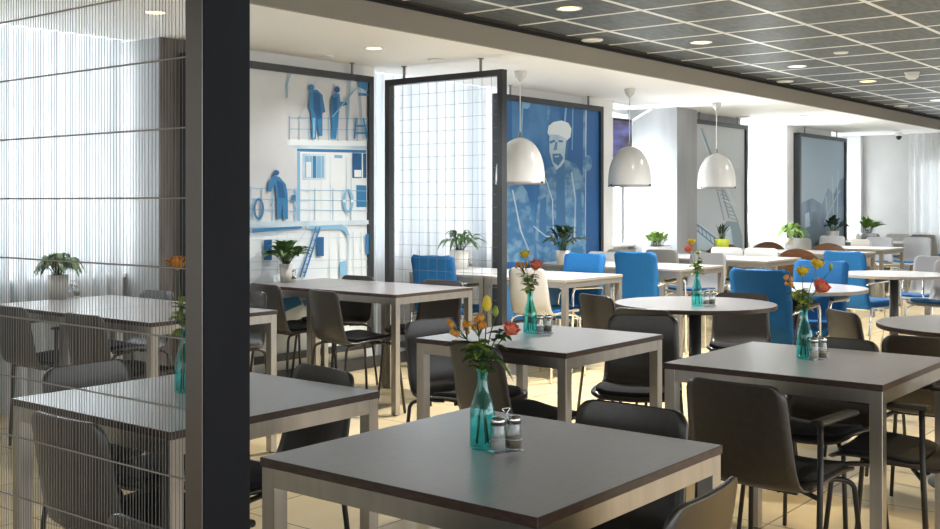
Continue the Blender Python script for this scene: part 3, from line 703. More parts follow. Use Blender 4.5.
def hang_panel(label, xa, xb, z0, z1, bgkey, art, rods, fw=.05, dep=.07, fl=None):
    fl = fl or fw
    t = thing('printed_panel', label, 'wall picture', (0, 0, 0))
    y0, y1 = MY - .015, MY + dep - .015
    fr = MB().box((xa, y0, z0), (xa + fl, y1, z1)).box((xb - fw, y0, z0), (xb, y1, z1)).box((xa + fl, y0, z1 - fw), (xb - fw, y1, z1)).box((xa + fl, y0, z0), (xb - fw, y1, z0 + fw))
    fr.build('frame', M['frame'], t)
    pr = MB().box((xa + fl, MY + .012, z0 + fw), (xb - fw, MY + .02, z1 - fw), KEYS.index(bgkey))
    lo, hi = xa + fl + .001, xb - fw - .001
    zl, zh = z0 + fw + .001, z1 - fw - .001
    lay = 0
    for it in art:
        y = MY + .0115 - .00022 * lay; lay += 1
        def conv(p):
            q = aty(p[0], p[1], MY + .012); return (q.x, q.z)
        def clip(poly):
            for ax, lim, sg in ((0, lo, 1), (0, hi, -1), (1, zl, 1), (1, zh, -1)):
                out = []
                for i in range(len(poly)):
                    a, b = poly[i - 1], poly[i]; ia = sg * (a[ax] - lim) >= 0; ib = sg * (b[ax] - lim) >= 0
                    if ia != ib:
                        f = (lim - a[ax]) / (b[ax] - a[ax]); out.append((a[0] + (b[0] - a[0]) * f, a[1] + (b[1] - a[1]) * f))
                    if ib: out.append(b)
                poly = out
                if len(poly) < 3: return []
            return poly
        m = KEYS.index(it[1])
        if it[0] == 'p': polys = [[conv(p) for p in it[2]]]
        elif it[0] == 'l':       # strokes: width in pixels
            wd = it[3]; polys = []
            for a, b in zip(it[2], it[2][1:]):
                dx, dy = b[0] - a[0], b[1] - a[1]; n = math.hypot(dx, dy) or 1; nx, ny = -dy / n * wd / 2, dx / n * wd / 2
                polys.append([conv(p) for p in ((a[0] + nx, a[1] + ny), (b[0] + nx, b[1] + ny), (b[0] - nx, b[1] - ny), (a[0] - nx, a[1] - ny))])
        elif it[0] == 'e':       # ellipse cx,cy,rx,ry
            cx, cy, rx, ry = it[2]; polys = [[conv((cx + rx * math.cos(2 * PI * k / 20), cy + ry * math.sin(2 * PI * k / 20))) for k in range(20)]]
        elif it[0] == 'r':       # ring
            cx, cy, rx, ry, th = it[2]; polys = []
            for k in range(20):
                a, b = 2 * PI * k / 20, 2 * PI * (k + 1) / 20
                polys.append([conv((cx + (rx - d) * math.cos(q), cy + (ry - d) * math.sin(q))) for q, d in ((a, 0), (b, 0), (b, th), (a, th))])
        for poly in polys:
            poly = clip(poly)
            if len(poly) < 3: continue
            ar = sum(poly[i - 1][0] * poly[i][1] - poly[i][0] * poly[i - 1][1] for i in range(len(poly)))
            if ar < 0: poly = poly[::-1]
            pr.add([(p[0], y, p[1]) for p in poly], [list(range(len(poly)))], m)
    pr.build('print', PM, t)
    for rx in rods: MB().tube([(rx, MY + .02, z1), (rx, MY + .02, SOF)], .010, 8).lathe([(0, SOF - .005), (.02, SOF - .005), (.02, SOF), (0, SOF)], 12, 0, (rx, MY + .02, 0)).build('hanger_rod', M['alu'], t)
    return t
def rail(x0, x1, y0, sl, n, col='lightblue', wd=.8, h=30, step=11):
    out = []
    for k in range(n): out.append(('l', col, [(x0, y0 + k * h / n), (x1, y0 + k * h / n + sl)], wd))
    x = x0
    while x <= x1: out.append(('l', col, [(x, y0 - 2 + (x - x0) / (x1 - x0) * sl), (x, y0 + h + (x - x0) / (x1 - x0) * sl)], wd)); x += step
    return out
art1 = [('p', 'pale', [(297, 147), (370, 150), (370, 345), (297, 350)]), ('p', 'pale', [(240, 222), (372, 226), (372, 360), (240, 370)]),
        ('p', 'mist', [(287, 139), (370, 142), (370, 149), (287, 148)]), ('p', 'pale', [(287, 139), (370, 141), (370, 146), (287, 145)]), ('p', 'blue', [(297, 148.5), (366, 150), (366, 153), (297, 151.5)]),
        ('p', 'lightblue', [(297, 152), (300, 152), (300, 222), (297, 222)]),
        ('p', 'mist', [(302, 153.5), (326, 154), (326, 180), (302, 180)]), ('p', 'lightblue', [(304.5, 156), (312, 156), (312, 177.5), (304.5, 177.5)]), ('p', 'pale', [(306, 162), (311, 162), (311, 177), (306, 177)]),
        ('p', 'blue', [(312.5, 156), (316, 156), (316, 178), (312.5, 178)]), ('p', 'lightblue', [(316.5, 156), (324, 156), (324, 178), (316.5, 178)]),
        ('l', 'mist', [(330, 157), (330, 222)], 1), ('l', 'mist', [(346, 157), (346, 222)], 1), ('l', 'lightblue', [(334, 156.5), (342, 156.8)], 3),
        ('p', 'deep', [(352, 153), (366, 153.5), (366, 178), (352, 178)]), ('p', 'pale', [(354, 170), (361, 170), (361, 177), (354, 177)]), ('l', 'pale', [(362, 153), (362, 178)], 1.2),
        ('p', 'blue', [(356, 185), (366, 185.5), (366, 207), (356, 207)])]
art1 += rail(289, 367, 118, 1, 2, 'lightblue', .8, 22, 9.7) + rail(250, 294, 188, 2, 3, 'lightblue', .8, 32, 11) + rail(296, 368, 190, 1, 3, 'lightblue', .7, 30, 18) + [('l', 'mist', [(x_, 232), (x_ + 1, 290)], .6) for x_ in (276, 286, 328, 338, 352, 360)] + [('l', 'mist', [(250, y_), (368, y_ - 3)], .6) for y_ in (240, 262, 270)] + [('l', 'mist', [(x_, 152), (x_, 222)], .5) for x_ in (308, 320, 350)]
art1 += [('l', 'lightblue', [(349, 78), (346, 139)], 1.2), ('l', 'lightblue', [(290, 72), (286, 84), (286, 98)], 1.4), ('l', 'mist', [(318, 75), (297, 122)], .7), ('l', 'lightblue', [(358, 78), (362, 139)], 1),
         ('p', 'blue', [(357, 80), (368, 82), (368, 92), (357, 87)]), ('p', 'blue', [(357, 93), (367, 93.5), (367, 96), (357, 96)]), ('l', 'lightblue', [(355, 88), (331, 117)], 1.4),
         ('l', 'blue', [(355, 118), (353, 139)], 1.6), ('l', 'blue', [(362, 118), (366, 139)], 1.6), ('l', 'blue', [(354, 126), (365, 126)], 1.6), ('l', 'blue', [(354, 133), (366, 133)], 1.6)]
# standing sailors
art1 += [('p', 'blue', [(308, 93), (311, 89.5), (316, 90), (321, 95), (324, 112), (321, 113), (321, 136), (317.5, 136), (315.5, 122), (314.5, 139), (310.5, 139), (309.5, 113), (307, 106)]), ('e', 'blue', (310, 87.5, 2.8, 3)),
         ('p', 'deep', [(312, 92), (318, 94), (320, 118), (316, 120), (312, 110)]), ('p', 'lightblue', [(311, 118), (314, 118), (313, 138), (311.5, 138)]),
         ('p', 'blue', [(330, 97), (334, 93), (338, 94), (339, 102), (345, 102), (346, 105), (338, 107), (337, 118), (334.5, 139), (330, 139), (330, 117), (329, 107)]), ('e', 'deep', (335.5, 89.8, 2.8, 3.2)), ('p', 'deep', [(331, 98), (336, 97), (336, 114), (331, 114)]),
         ('l', 'lightblue', [(353, 90), (331, 117)], 1.2)]
# bending sailor and lower deck
art1 += [('p', 'blue', [(267, 181), (272, 175.5), (278, 177), (284, 184), (286, 193), (286.5, 219), (281.5, 219), (280.5, 203), (279.5, 219), (275.5, 219), (275, 196), (273, 184), (269, 192), (266, 191)]), ('e', 'deep', (274.5, 172.8, 3.2, 2.8)),
         ('p', 'deep', [(275, 180), (281, 183), (284, 198), (277, 198)]), ('l', 'lightblue', [(272, 200), (269, 206)], 1.4),
         ('r', 'blue', (257, 209, 5.5, 11, 2.4)), ('r', 'lightblue', (346.5, 201, 5.5, 12, 2.6)), ('l', 'pale', [(341, 201), (344, 201)], 2.5), ('l', 'pale', [(349, 201), (352, 201)], 2.5), ('p', 'blue', [(290, 195), (294, 195), (294, 201), (290, 201)]),
         ('p', 'blue', [(250, 229), (300, 226), (300, 228.5), (250, 233)]), ('p', 'mist', [(240, 222), (372, 220), (372, 224), (240, 228)]),
         ('p', 'lightblue', [(306, 226), (340, 224.5), (345, 228), (348, 236), (345, 236), (342, 231), (338, 229), (306, 229)]), ('l', 'mist', [(347, 235), (347, 280)], 1.2),
         ('p', 'deep', [(262, 240), (270, 239.5), (270, 260), (262, 260)]), ('p', 'deep', [(315, 237), (322, 237), (322, 256), (315, 256)]), ('p', 'blue', [(364, 234), (368, 234), (368, 254), (364, 254)]),
         ('p', 'lightblue', [(338, 262), (344, 260), (345, 275), (338, 276)])]
art1 += [('l', 'blue', [(314, 227), (298, 277)], 1.6), ('l', 'blue', [(318, 227), (302, 277)], 1.6)] + [('l', 'blue', [(314 - 2.6 * k, 232 + 8 * k / 1.0), (317.5 - 2.6 * k, 232 + 8 * k)], 1.2) for k in range(6)]
art1 += [('l', 'mist', [(306, 226), (292, 250)], .9), ('p', 'blue', [(270, 300), (296, 296), (300, 304), (282, 312), (268, 310)]), ('p', 'lightblue', [(300, 300), (320, 298), (318, 304), (302, 306)])]
def mxp(px): return aty(px, 203, MY).x
z_mt = 1.3 + 1.13 * (MY / 6.78)
hang_panel('framed blue and white print of sailors on a ship', 4.42, mxp(372.5), .17, z_mt, 'paper', art1, [4.75, mxp(354)])
art2 = [('p', 'bgd', [(560, 99), (604, 105), (604, 262), (566, 262)]), ('p', 'bgd', [(505, 95), (512, 95), (512, 180), (505, 180)]),
        ('l', 'lightblue', [(566.5, 100), (564.5, 126)], 1.6), ('l', 'lightblue', [(573, 103), (572, 150)], 1.0), ('l', 'jacket', [(584.5, 104), (583.5, 190)], 2.4), ('l', 'mist', [(586, 106), (585, 250)], 1.0),
        ('l', 'jacket', [(549, 100), (548, 120)], 2), ('l', 'lightblue', [(523, 96), (521, 136)], 1.6),
        ('e', 'lightblue', (526, 104, 4, 5)), ('e', 'jacket', (588, 163, 4, 8)),
        ('p', 'jacket', [(505, 182), (520, 182), (527, 192), (531, 212), (534, 245), (533, 262), (505, 262)]),
        ('p', 'jacket', [(541, 176), (548, 168), (556, 166), (566, 160), (576, 164), (582, 176), (584, 200), (586, 262), (537, 262), (535, 236), (537, 200)]),
        ('p', 'jacketd', [(556, 168), (564, 164), (566, 262), (556, 262)]), ('p', 'jacketd', [(540, 200), (546, 196), (546, 236), (538, 240)]), ('p', 'jacketd', [(576, 190), (581, 188), (582, 236), (576, 238)]),
        ('p', 'mist', [(549, 138), (551, 132), (566, 136), (568, 146), (566, 158), (561, 166), (556, 170), (552, 163), (549, 152)]),
        ('p', 'jacketd', [(549, 141.5), (554, 139.5), (555, 141.5), (550, 144)]), ('p', 'jacketd', [(558, 140), (563, 140.5), (562, 142.5), (558, 142)]), ('p', 'jacket', [(555, 142), (557, 142), (557, 150), (553, 150.5)]),
        ('p', 'jacketd', [(552, 154), (560, 153.5), (563, 158), (558, 166), (553, 162)]), ('p', 'mist', [(554, 156), (559, 155.5), (558, 157), (554.5, 157.5)]), ('p', 'jacketd', [(566, 140), (568.5, 142), (566.5, 158), (564, 160), (565, 150)]),
        ('p', 'pale', [(547, 133), (548, 126), (553, 122), (561, 120.5), (568, 123), (571, 129), (570, 137), (567, 140), (562, 139), (556, 137), (551, 138.5)]),
        ('p', 'mist', [(549, 134), (558, 135), (567, 139), (562, 140), (555, 138.5), (550, 139.5)]),
        ('l', 'mist', [(571, 172), (575, 200), (574, 240)], 1.4), ('l', 'mist', [(545, 178), (552, 200), (553, 240)], 1.0), 
        ('l', 'mist', [(512, 190), (520, 230), (528, 250)], 1.4), ('l', 'mist', [(533, 226), (545, 236), (558, 238)], 1.2)]
hang_panel('framed blue print of a man in a flat cap', mxp(497), mxp(602.5), .17, z_mt, 'bg', art2, [mxp(512), mxp(590)])
art3 = [('l', 'slate', [(701.5, 128), (716, 168)], 2.4), ('l', 'mist', [(700.5, 131), (714, 171)], 1), ('l', 'slate', [(716, 168), (729, 218)], 1.6), ('l', 'slate', [(722, 186), (738, 222)], 1.2), ('l', 'slate', [(716, 186), (724, 220)], 1.2)]
for k in range(9): art3.append(('l', 'slate', [(716.5 + k * 1.6, 186 + k * 4), (722.5 + k * 1.7, 188 + k * 4)], .9))
art3 += [('l', 'mist', [(701.5, 128), (733, 205)], .5), ('l', 'mist', [(716, 168), (736, 206), (724, 200)], .8),
         ('p', 'slate', [(722, 226), (727, 221), (738, 222), (742, 236), (743, 262), (720, 262)]), ('p', 'mist', [(724, 230), (730, 226), (733, 244), (725, 246)]),
         ('p', 'smoke', [(695, 222), (703, 226), (718, 238), (720, 262), (695, 262)]), ('l', 'slated', [(696, 224), (720, 242)], 1.6), ('l', 'slated', [(696, 230), (718, 248)], 1.2)]
for k in range(6): art3.append(('l', 'slated', [(697 + k * 4, 225 + k * 3), (699 + k * 4, 233 + k * 3)], .8))
hang_panel('framed grey print of a harbour crane', max(mxp(695), cb_ + .004), mxp(747), .17, z_mt, 'grey', art3, [mxp(701), mxp(739)], .05, .07, .014)
art4 = [('p', 'sky', [(797, 131), (846, 136), (846, 175), (797, 175)]), ('p', 'dusk', [(797, 205), (812, 198), (822, 204), (828, 188), (834, 194), (840, 180), (846, 176), (846, 262), (797, 262)]),
        ('p', 'slated', [(803, 228), (811, 221), (818, 224), (822, 229), (836, 226), (846, 224), (846, 262), (803, 262)]),
        ('p', 'slated', [(812, 212), (817, 211), (818, 224), (811, 224)]), ('l', 'smoke', [(832, 176), (834, 226)], .8), ('l', 'smoke', [(838, 170), (837, 226)], .8), ('l', 'smoke', [(826, 196), (828, 226)], .8), ('l', 'smoke', [(840, 190), (824, 222)], .7),
        ('p', 'smoke', [(805, 214), (809, 212), (810, 226), (805, 228)])]
hang_panel('framed misty blue print of ships in a harbour', mxp(799), mxp(846), .17, z_mt, 'sky', art4, [mxp(806), mxp(838)], .05, .16)

# screen hanging in the window recess
sy_ = 6.16
a = aty(604, 118, sy_); b = aty(632, 170, sy_)
t = thing('wall_screen', 'dark purple television screen in the window recess beside the man print', 'television', ((a.x + b.x) / 2, sy_, 0))
h = (b.x - a.x) / 2; zt = a.z + .02; zb = b.z
MB().rbox((-h - .25, 0, zb), (h, .05, zt), .006).build('housing', M['bezel'], t)
scr = D.materials.new('screen_picture'); scr.use_nodes = True
N = scr.node_tree.nodes; Lk = scr.node_tree.links; bs = N['Principled BSDF']; tc = N.new('ShaderNodeTexCoord'); mp = N.new('ShaderNodeMapping'); mp.inputs['Scale'].default_value = (1.2, 1, 5)
nz = N.new('ShaderNodeTexNoise'); nz.inputs['Scale'].default_value = 1.6; rp = N.new('ShaderNodeValToRGB')
rp.color_ramp.elements[0].color = (*srgb(58, 50, 74), 1); rp.color_ramp.elements[0].position = .38; rp.color_ramp.elements[1].color = (*srgb(92, 96, 150), 1); rp.color_ramp.elements[1].position = .62
Lk.new(tc.outputs['Object'], mp.inputs[0]); Lk.new(mp.outputs[0], nz.inputs['Vector']); Lk.new(nz.outputs[0], rp.inputs[0]); Lk.new(rp.outputs[0], bs.inputs['Emission Color'])
bs.inputs['Emission Strength'].default_value = .75; bs.inputs['Base Color'].default_value = (.02, .02, .03, 1); bs.inputs['Roughness'].default_value = .2
MB().box((-h - .23, -.003, zb + .03), (h - .025, .0, zt - .03)).build('screen', scr, t)
MB().tube(fillet([(h + .02, .03, zt - .35), (h + .02, .03, zt - .02), (h + .28, -.12, SOF)], .06), .016, 8).tube([(h - .02, .03, zt - .15), (h + .02, .03, zt - .15)], .014, 8).build('mounting_pole', M['white'], t)

# ------------------------------------------------------------------ pendant lamps
def pendant(x, label):
    t = thing('pendant_lamp', label, 'lamp', (x, 5.23, 0), 0, 'white pendant lamps')
    zb = 1.462; H = .370; R = .203
    out = [(R * 1.0, 0), (R * .995, .05), (R * .975, .11), (R * .925, .17), (R * .83, .23), (R * .69, .285), (R * .50, .33), (R * .27, .358), (R * .08, H), (0.0, H + .001)]
    sm = []
    P = [Vector(p) for p in out]
    for i in range(33): q = catmull([tuple(p) for p in P], i / 32); sm.append((max(q[0], 0), q[1]))
    MB().lathe(sm, 40, 0, (0, 0, zb)).build('lamp_shade', M['lampshade'], t)
    MB().lathe([(R * .98, .001), (R * .95, .11), (R * .89, .17), (R * .79, .23), (R * .64, .28), (R * .44, .32), (R * .2, .345), (0, .35)], 40, 0, (0, 0, zb)).build('shade_lining', M['lampin'], t)
    MB().lathe([(R * .985, -.012), (R * 1.012, -.012), (R * 1.012, .006), (R * .985, .006)], 40, 0, (0, 0, zb), True).build('rim', M['alu'], t)
    for k in range(3):
        a = 2 * PI * k / 3 + .6; MB().lathe([(0, 0), (.009, 0), (.009, .016), (0, .016)], 8, 0, (R * 1.015 * math.cos(a), R * 1.015 * math.sin(a), zb - .006)).build('clip', M['blackmetal'], t)
    MB().lathe([(0, 0), (.014, 0), (.012, .05), (0, .05)], 12, 0, (0, 0, zb + H - .004)).build('socket_cap', M['alu'], t)
    MB().tube([(0, 0, zb + H + .02), (0, 0, SOF - .06)], .0045, 6).build('cord', M['cord'], t)
    MB().lathe([(0, -.085), (.008, -.085), (.014, -.075), (.042, -.045), (.050, -.012), (.050, 0), (0, 0)], 20, 0, (0, 0, SOF)).build('ceiling_rose', M['lampshade'], t)
for x, lab in ((7.24, 'white dome pendant lamp in front of the man print'), (9.005, 'white dome pendant lamp beside the television screen'), (10.85, 'white dome pendant lamp in front of the crane print')): pendant(x, lab)

# ------------------------------------------------------------------ vases, flowers, shakers
def vase_mesh():
    out = [(.0, 0), (.026, 0), (.0295, .004), (.0295, .082), (.0275, .094), (.020, .118), (.0135, .140), (.0118, .155), (.0118, .172), (.0150, .178), (.0150, .184)]
    inn = [(.0120, .184), (.0100, .172), (.0100, .155), (.0118, .140), (.0180, .118), (.0255, .094), (.0275, .082), (.0275, .006), (0, .005)]
    return MB().lathe(out + inn, 32).mesh('glass_bottle', M['teal'])
VASE = vase_mesh()
def petal(mb, c, R, th, tilt, w_, h_, m=0):
    ca, sa = math.cos(th), math.sin(th)
    def fn(u, v):
        a = (v * 2 - 1); ww = w_ * math.sin(PI * (0.12 + .80 * u)) * a
        rr = R * (0.25 + .75 * math.sin(u * PI * .55)) + tilt * u * u - .25 * w_ * a * a
        z = h_ * u
        return (c[0] + ca * rr - sa * ww, c[1] + sa * rr + ca * ww, c[2] + z)
    mb.sheet(fn, 5, 4, m)
def rose_mesh(m, s=1.0, open_=1.0):
    mb = MB(); r = random.Random(5)
    for ring, (n, R, tl, w_, h_) in enumerate([(3, .004, .0, .007, .026), (4, .008, .002, .010, .026), (5, .012, .006 * open_, .013, .025), (6, .016, .013 * open_, .014, .021)]):
        for k in range(n): petal(mb, (0, 0, 0), R * s, 2 * PI * k / n + ring * .7 + r.uniform(-.1, .1), tl * s, w_ * s, h_ * s * r.uniform(.93, 1.05))
    mb.lathe([(0, -.004 * s), (.006 * s, -.002 * s), (.010 * s, .005 * s), (.008 * s, .016 * s), (0, .018 * s)], 10)
    return mb.mesh('bloom', m)
ROSES = {'yellow': rose_mesh(M['yellow'], 1.0, .5), 'coral': rose_mesh(M['coral'], 1.3, .35), 'orange': rose_mesh(M['orange'], 1.15, 1.0), 'red': rose_mesh(M['coral'], 1.05, .4)}
def leaf_sheet(mb, base, d, L, W, droop=.3, m=0, up=Vector((0, 0, 1)), fold=.25):
    d = Vector(d).normalized(); side = d.cross(up)
    if side.length < .05: side = Vector((1, 0, 0))
    side.normalize(); nrm = side.cross(d).normalized(); base = Vector(base)
    def fn(u, v):
        a = v * 2 - 1; w_ = W * (math.sin(PI * min(u * .97 + .02, 1.0) ** .8)) ** .9 if u < 1 else 0
        p = base + d * (L * u) - Vector((0, 0, 1)) * (droop * L * u * u) + side * (a * w_ / 2) + nrm * (abs(a) * w_ * fold)
        return p
    mb.sheet(fn, 7, 2, m)
def flower(vase, kind, dx, dz, dy=0.0, leaves=2, s=1.0, lab='', base=(0, 0)):
    """a single cut stem standing in the bottle; dx = sideways, dy = depth, dz = height over the table"""
    o = vase.location; head = RT * dx + FW * dy + Vector((0, 0, dz))
    t = thing({'berry': 'berry_sprig', 'green': 'leafy_stem', 'bud': 'flower_bud_stem'}.get(kind, 'cut_rose'), lab, 'flower', tuple(o), 0, 'cut flowers in the teal bottles')
    foot = -Vector((head.x, head.y, 0)).normalized() * .014 if Vector((head.x, head.y)).length > .001 else Vector((.01, 0, 0))
    foot.z = .012; neck = Vector((head.x, head.y, 0)); neck = neck.normalized() * .004 if neck.length > .001 else neck; neck.z = .178
    P = [tuple(foot), tuple(foot.lerp(neck, .5)), tuple(neck), tuple(neck.lerp(head, .5) + Vector((0, 0, .012))), tuple(head)]
    pts = [Vector(catmull(P, i / 20)) for i in range(21)]
    MB().tube(pts, [.0018] * 10 + [.0014] * 11, 6).build('stem', M['stem'], t)
    rnd = random.Random(int(dx * 1000 + dz * 7000)); lm = M['leafl'] if kind in ('bud', 'berry') else M['leaf']
    dirn = (pts[20] - pts[17]).normalized()
    if kind in ROSES:
        b = link('bloom', ROSES[kind], t); b.location = head; b.rotation_mode = 'QUATERNION'; b.rotation_quaternion = Vector((0, 0, 1)).rotation_difference((dirn + Vector((0, 0, .6)) - FW * .35).normalized()); b.scale = (s, s, s)
        mb = MB()
        for k in range(4):
            a = 2 * PI * k / 4; leaf_sheet(mb, head, (math.cos(a), math.sin(a), .5), .022 * s, .006, .6)
        mb.build('sepals', M['stem'], t)
    elif kind == 'berry':
        mb = MB(); tw = MB()
        for k in range(9):
            q = head + Vector((rnd.uniform(-.022, .022), rnd.uniform(-.022, .022), rnd.uniform(-.014, .018))); r = rnd.uniform(.0055, .008)
            mb.lathe([(0, -r), (r * .8, -r * .5), (r, 0), (r * .8, r * .7), (r * .3, r * 1.2), (0, r * 1.3)], 8, 0, q); tw.tube([pts[16], q], .0009, 4)
        mb.build('buds', M['orange'], t); tw.build('twigs', M['stem'], t)
    elif kind == 'bud':
        MB().lathe([(0, -.004), (.006 * s, 0), (.010 * s, .010 * s), (.007 * s, .024 * s), (0, .030 * s)], 10, 0, head).build('bud', M['yellow'] if s > 1 else M['leafl'], t)
    elif kind == 'green':
        mb = MB()
        for k in range(16):
            p = pts[min(10 + int(k * .7), 20)]; a = rnd.uniform(0, 6.28)
            leaf_sheet(mb, p, (math.cos(a), math.sin(a), rnd.uniform(-.1, .7)), rnd.uniform(.028, .044), rnd.uniform(.018, .027), .3)
        mb.build('leaves', M['leafl'] if rnd.random() < .6 else M['leaf'], t)
    if leaves and kind != 'green':
        mb = MB()
        for k in range(leaves):
            p = pts[12 + int(k * 5 / max(leaves, 1))]; a = rnd.uniform(0, 6.28); leaf_sheet(mb, p, (math.cos(a), math.sin(a), rnd.uniform(.0, .5)), rnd.uniform(.038, .055), rnd.uniform(.016, .024), .35)
        mb.build('leaves', lm, t)
def vase(px, py, label):
    p = at(px, py, TT + .0005); t = thing('bottle_vase', label, 'vase', p, 0, 'teal glass bottle vases')
    link('glass_bottle', VASE, t)
    t.location.z = TT + .0005
    return t
SH = {}
def shaker_parts(fill):
    body = MB().lathe([(0, 0), (.0155, 0), (.0165, .003), (.0165, .030), (.0135, .048), (.0125, .054), (.0110, .054), (.0120, .048), (.0150, .030), (.0150, .004), (0, .003)], 20).mesh('glass_body', M['clear'])
    fl = MB().lathe([(0, .0035), (.0145, .0035), (.0145, .024), (0, .026)], 16).mesh('filling', fill)
    cap = MB().lathe([(.0125, .050), (.0150, .050), (.0150, .060), (.0120, .064), (0, .065)], 20).mesh('cap', M['chrome'])
    return [('glass_body', body), ('filling', fl), ('cap', cap)]
SH['salt'] = shaker_parts(M['salt']); SH['pepper'] = shaker_parts(M['pepper'])
def holder_parts():
    mb = MB().rbox((-.020, -.038, 0), (.020, .038, .003), .001, 0, 1)
    ring = MB()
    for sy in (-.0200, .0200):
        ring.tube([(.0195 * math.cos(2 * PI * k / 20), sy + .0190 * math.sin(2 * PI * k / 20), .028) for k in range(21)], .0012, 6)
    hd = MB().tube(fillet([(.0, .0, .003), (.0, .0, .086), (-.0, .012, .098), (0, -.012, .098), (0, 0, .086)], .006), .0016, 6)
    return [('tray', mb.mesh('tray', M['chrome'])), ('retaining_ring', ring.mesh('retaining_ring', M['chrome'])), ('handle', hd.mesh('handle', M['chrome']))]
HOLD = holder_parts()
def condiments(px, py, where, deg=245):
    p = at(px, py, TT); a = math.radians(deg)
    h = thing('shaker_holder', 'chrome shaker holder ' + where, 'condiment holder', (p.x, p.y, TT + .0005), a, 'shaker holders'); assemble(h, HOLD)
    for k, (nm, sgn) in enumerate((('salt', -1), ('pepper', 1))):
        dx, dy = -math.sin(a) * .0200 * sgn, math.cos(a) * .0200 * sgn
        s = thing(nm + '_shaker', 'glass %s shaker with chrome cap ' % nm + where, 'shaker', (p.x + dx, p.y + dy, TT + .0040), 0, nm + ' shakers'); s.scale = (1.1, 1.1, 1.18); assemble(s, SH[nm])

v = vase(482.5, 448, 'teal bottle vase on the table nearest the camera')
W = ' in the nearest vase'
flower(v, 'bud', .010, .315, .0, 1, 1.15, 'tall yellow bud' + W); flower(v, 'coral', .058, .262, -.01, 1, .80, 'coral flower' + W)
flower(v, 'berry', -.055, .272, .01, 2, 1, 'leftmost orange berry sprig' + W); flower(v, 'berry', -.012, .285, -.02, 2, 1, 'orange berry sprig at the centre' + W)
flower(v, 'green', -.012, .235, .02, 0, 1, 'leafy green stem at the centre' + W); flower(v, 'green', .042, .262, .02, 0, 1, 'pale green sprig on the right' + W); flower(v, 'bud', .030, .300, .02, 1, .8, 'small green bud' + W)
flower(v, 'green', -.028, .225, -.02, 0, 1, 'low leafy stem on the left' + W)
# the two broad leaves that stand out of this bunch
t = thing('broad_leaf', 'broad dark leaf reaching left out of the nearest vase', 'leaf', v.location, 0); mb = MB(); leaf_sheet(mb, RT * -.012 + Vector((0, 0, .235)), -RT - FW * .3 + Vector((0, 0, .22)), .080, .026, .22); mb.build('blade', M['leafd'], t); MB().tube([(0, 0, .17), RT * -.006 + Vector((0, 0, .21)), RT * -.012 + Vector((0, 0, .235))], .0013, 5).build('stalk', M['stem'], t)
t = thing('broad_leaf', 'broad leaf drooping right over the mouth of the nearest vase', 'leaf', v.location, 0); mb = MB(); leaf_sheet(mb, RT * .018 + Vector((0, 0, .205)), RT * .8 + FW * -.2 + Vector((0, 0, -.2)), .058, .024, .75); mb.build('blade', M['leaf'], t); MB().tube([(0, 0, .17), RT * .008 + Vector((0, 0, .196)), RT * .018 + Vector((0, 0, .205))], .0013, 5).build('stalk', M['stem'], t)
condiments(506, 452, 'on the table nearest the camera')
v = vase(530, 333, 'teal bottle vase on the middle table'); W = ' in the middle-table vase'
flower(v, 'yellow', -.022, .325, 0, 2, 1.1, 'yellow rose' + W); flower(v, 'coral', .022, .275, -.01, 2, 1.15, 'coral rose' + W); flower(v, 'green', -.03, .25, .02, 0, 1, 'green sprig leaning left' + W); flower(v, 'green', .012, .245, .02, 0, 1, 'green sprig leaning right' + W); flower(v, 'green', -.01, .225, -.03, 0, 1, 'short green sprig in front' + W); flower(v, 'berry', -.035, .285, .01, 2, .8, 'berry sprig' + W)
condiments(544, 333.5, 'on the middle table')
v = vase(697, 306, 'teal bottle vase on the round dark table'); W = ' in the round-table vase'
flower(v, 'yellow', -.028, .335, 0, 1, 1.1, 'yellow rose' + W); flower(v, 'red', -.045, .295, -.01, 1, 1.15, 'red bloom' + W); flower(v, 'green', .012, .30, .01, 0, 1, 'tall leafy sprig' + W); flower(v, 'green', -.02, .235, .0, 0, 1, 'low leafy sprig at left' + W); flower(v, 'green', .022, .235, .02, 0, 1, 'low leafy sprig at right' + W)
condiments(709, 305.5, 'on the round dark table')
v = vase(804.5, 358.5, 'teal bottle vase on the right-hand square table'); W = ' in the right-hand vase'
flower(v, 'yellow', -.008, .30, 0, 1, 1.15, 'left yellow rose' + W); flower(v, 'yellow', .045, .325, .01, 1, 1.2, 'right yellow rose' + W); flower(v, 'bud', .098, .318, .01, 0, .8, 'small bud on a long arching stem' + W); flower(v, 'coral', .042, .245, -.02, 1, 1.25, 'coral rose' + W)
flower(v, 'berry', -.05, .275, .01, 2, .9, 'berry sprig' + W); flower(v, 'green', -.03, .235, .0, 0, 1, 'leafy stem at left' + W); flower(v, 'green', .0, .24, .03, 0, 1, 'leafy stem at the back' + W); flower(v, 'green', -.012, .215, -.03, 0, 1, 'low leafy stem in front' + W)
condiments(818, 360, 'on the right-hand square table')
v = vase(184.5, 392, 'teal bottle vase beside the thick black divider post'); W = ' in the vase by the black post'
flower(v, 'orange', -.020, .365, 0, 1, 1.2, 'orange rose' + W); flower(v, 'green', -.012, .27, .0, 0, 1, 'leafy stem leaning left' + W); flower(v, 'green', .0, .255, .02, 0, 1, 'leafy stem at the back' + W); flower(v, 'green', -.02, .235, -.02, 0, 1, 'low leafy stem' + W); flower(v, 'berry', .012, .385, .02, 1, .8, 'berry sprig' + W)
condiments(73, 297, 'beside the trailing plant behind the divider')
condiments(291, 280.5, 'beside the plant before the ship print')
condiments(469, 267, 'beside the white potted plant behind the grid')

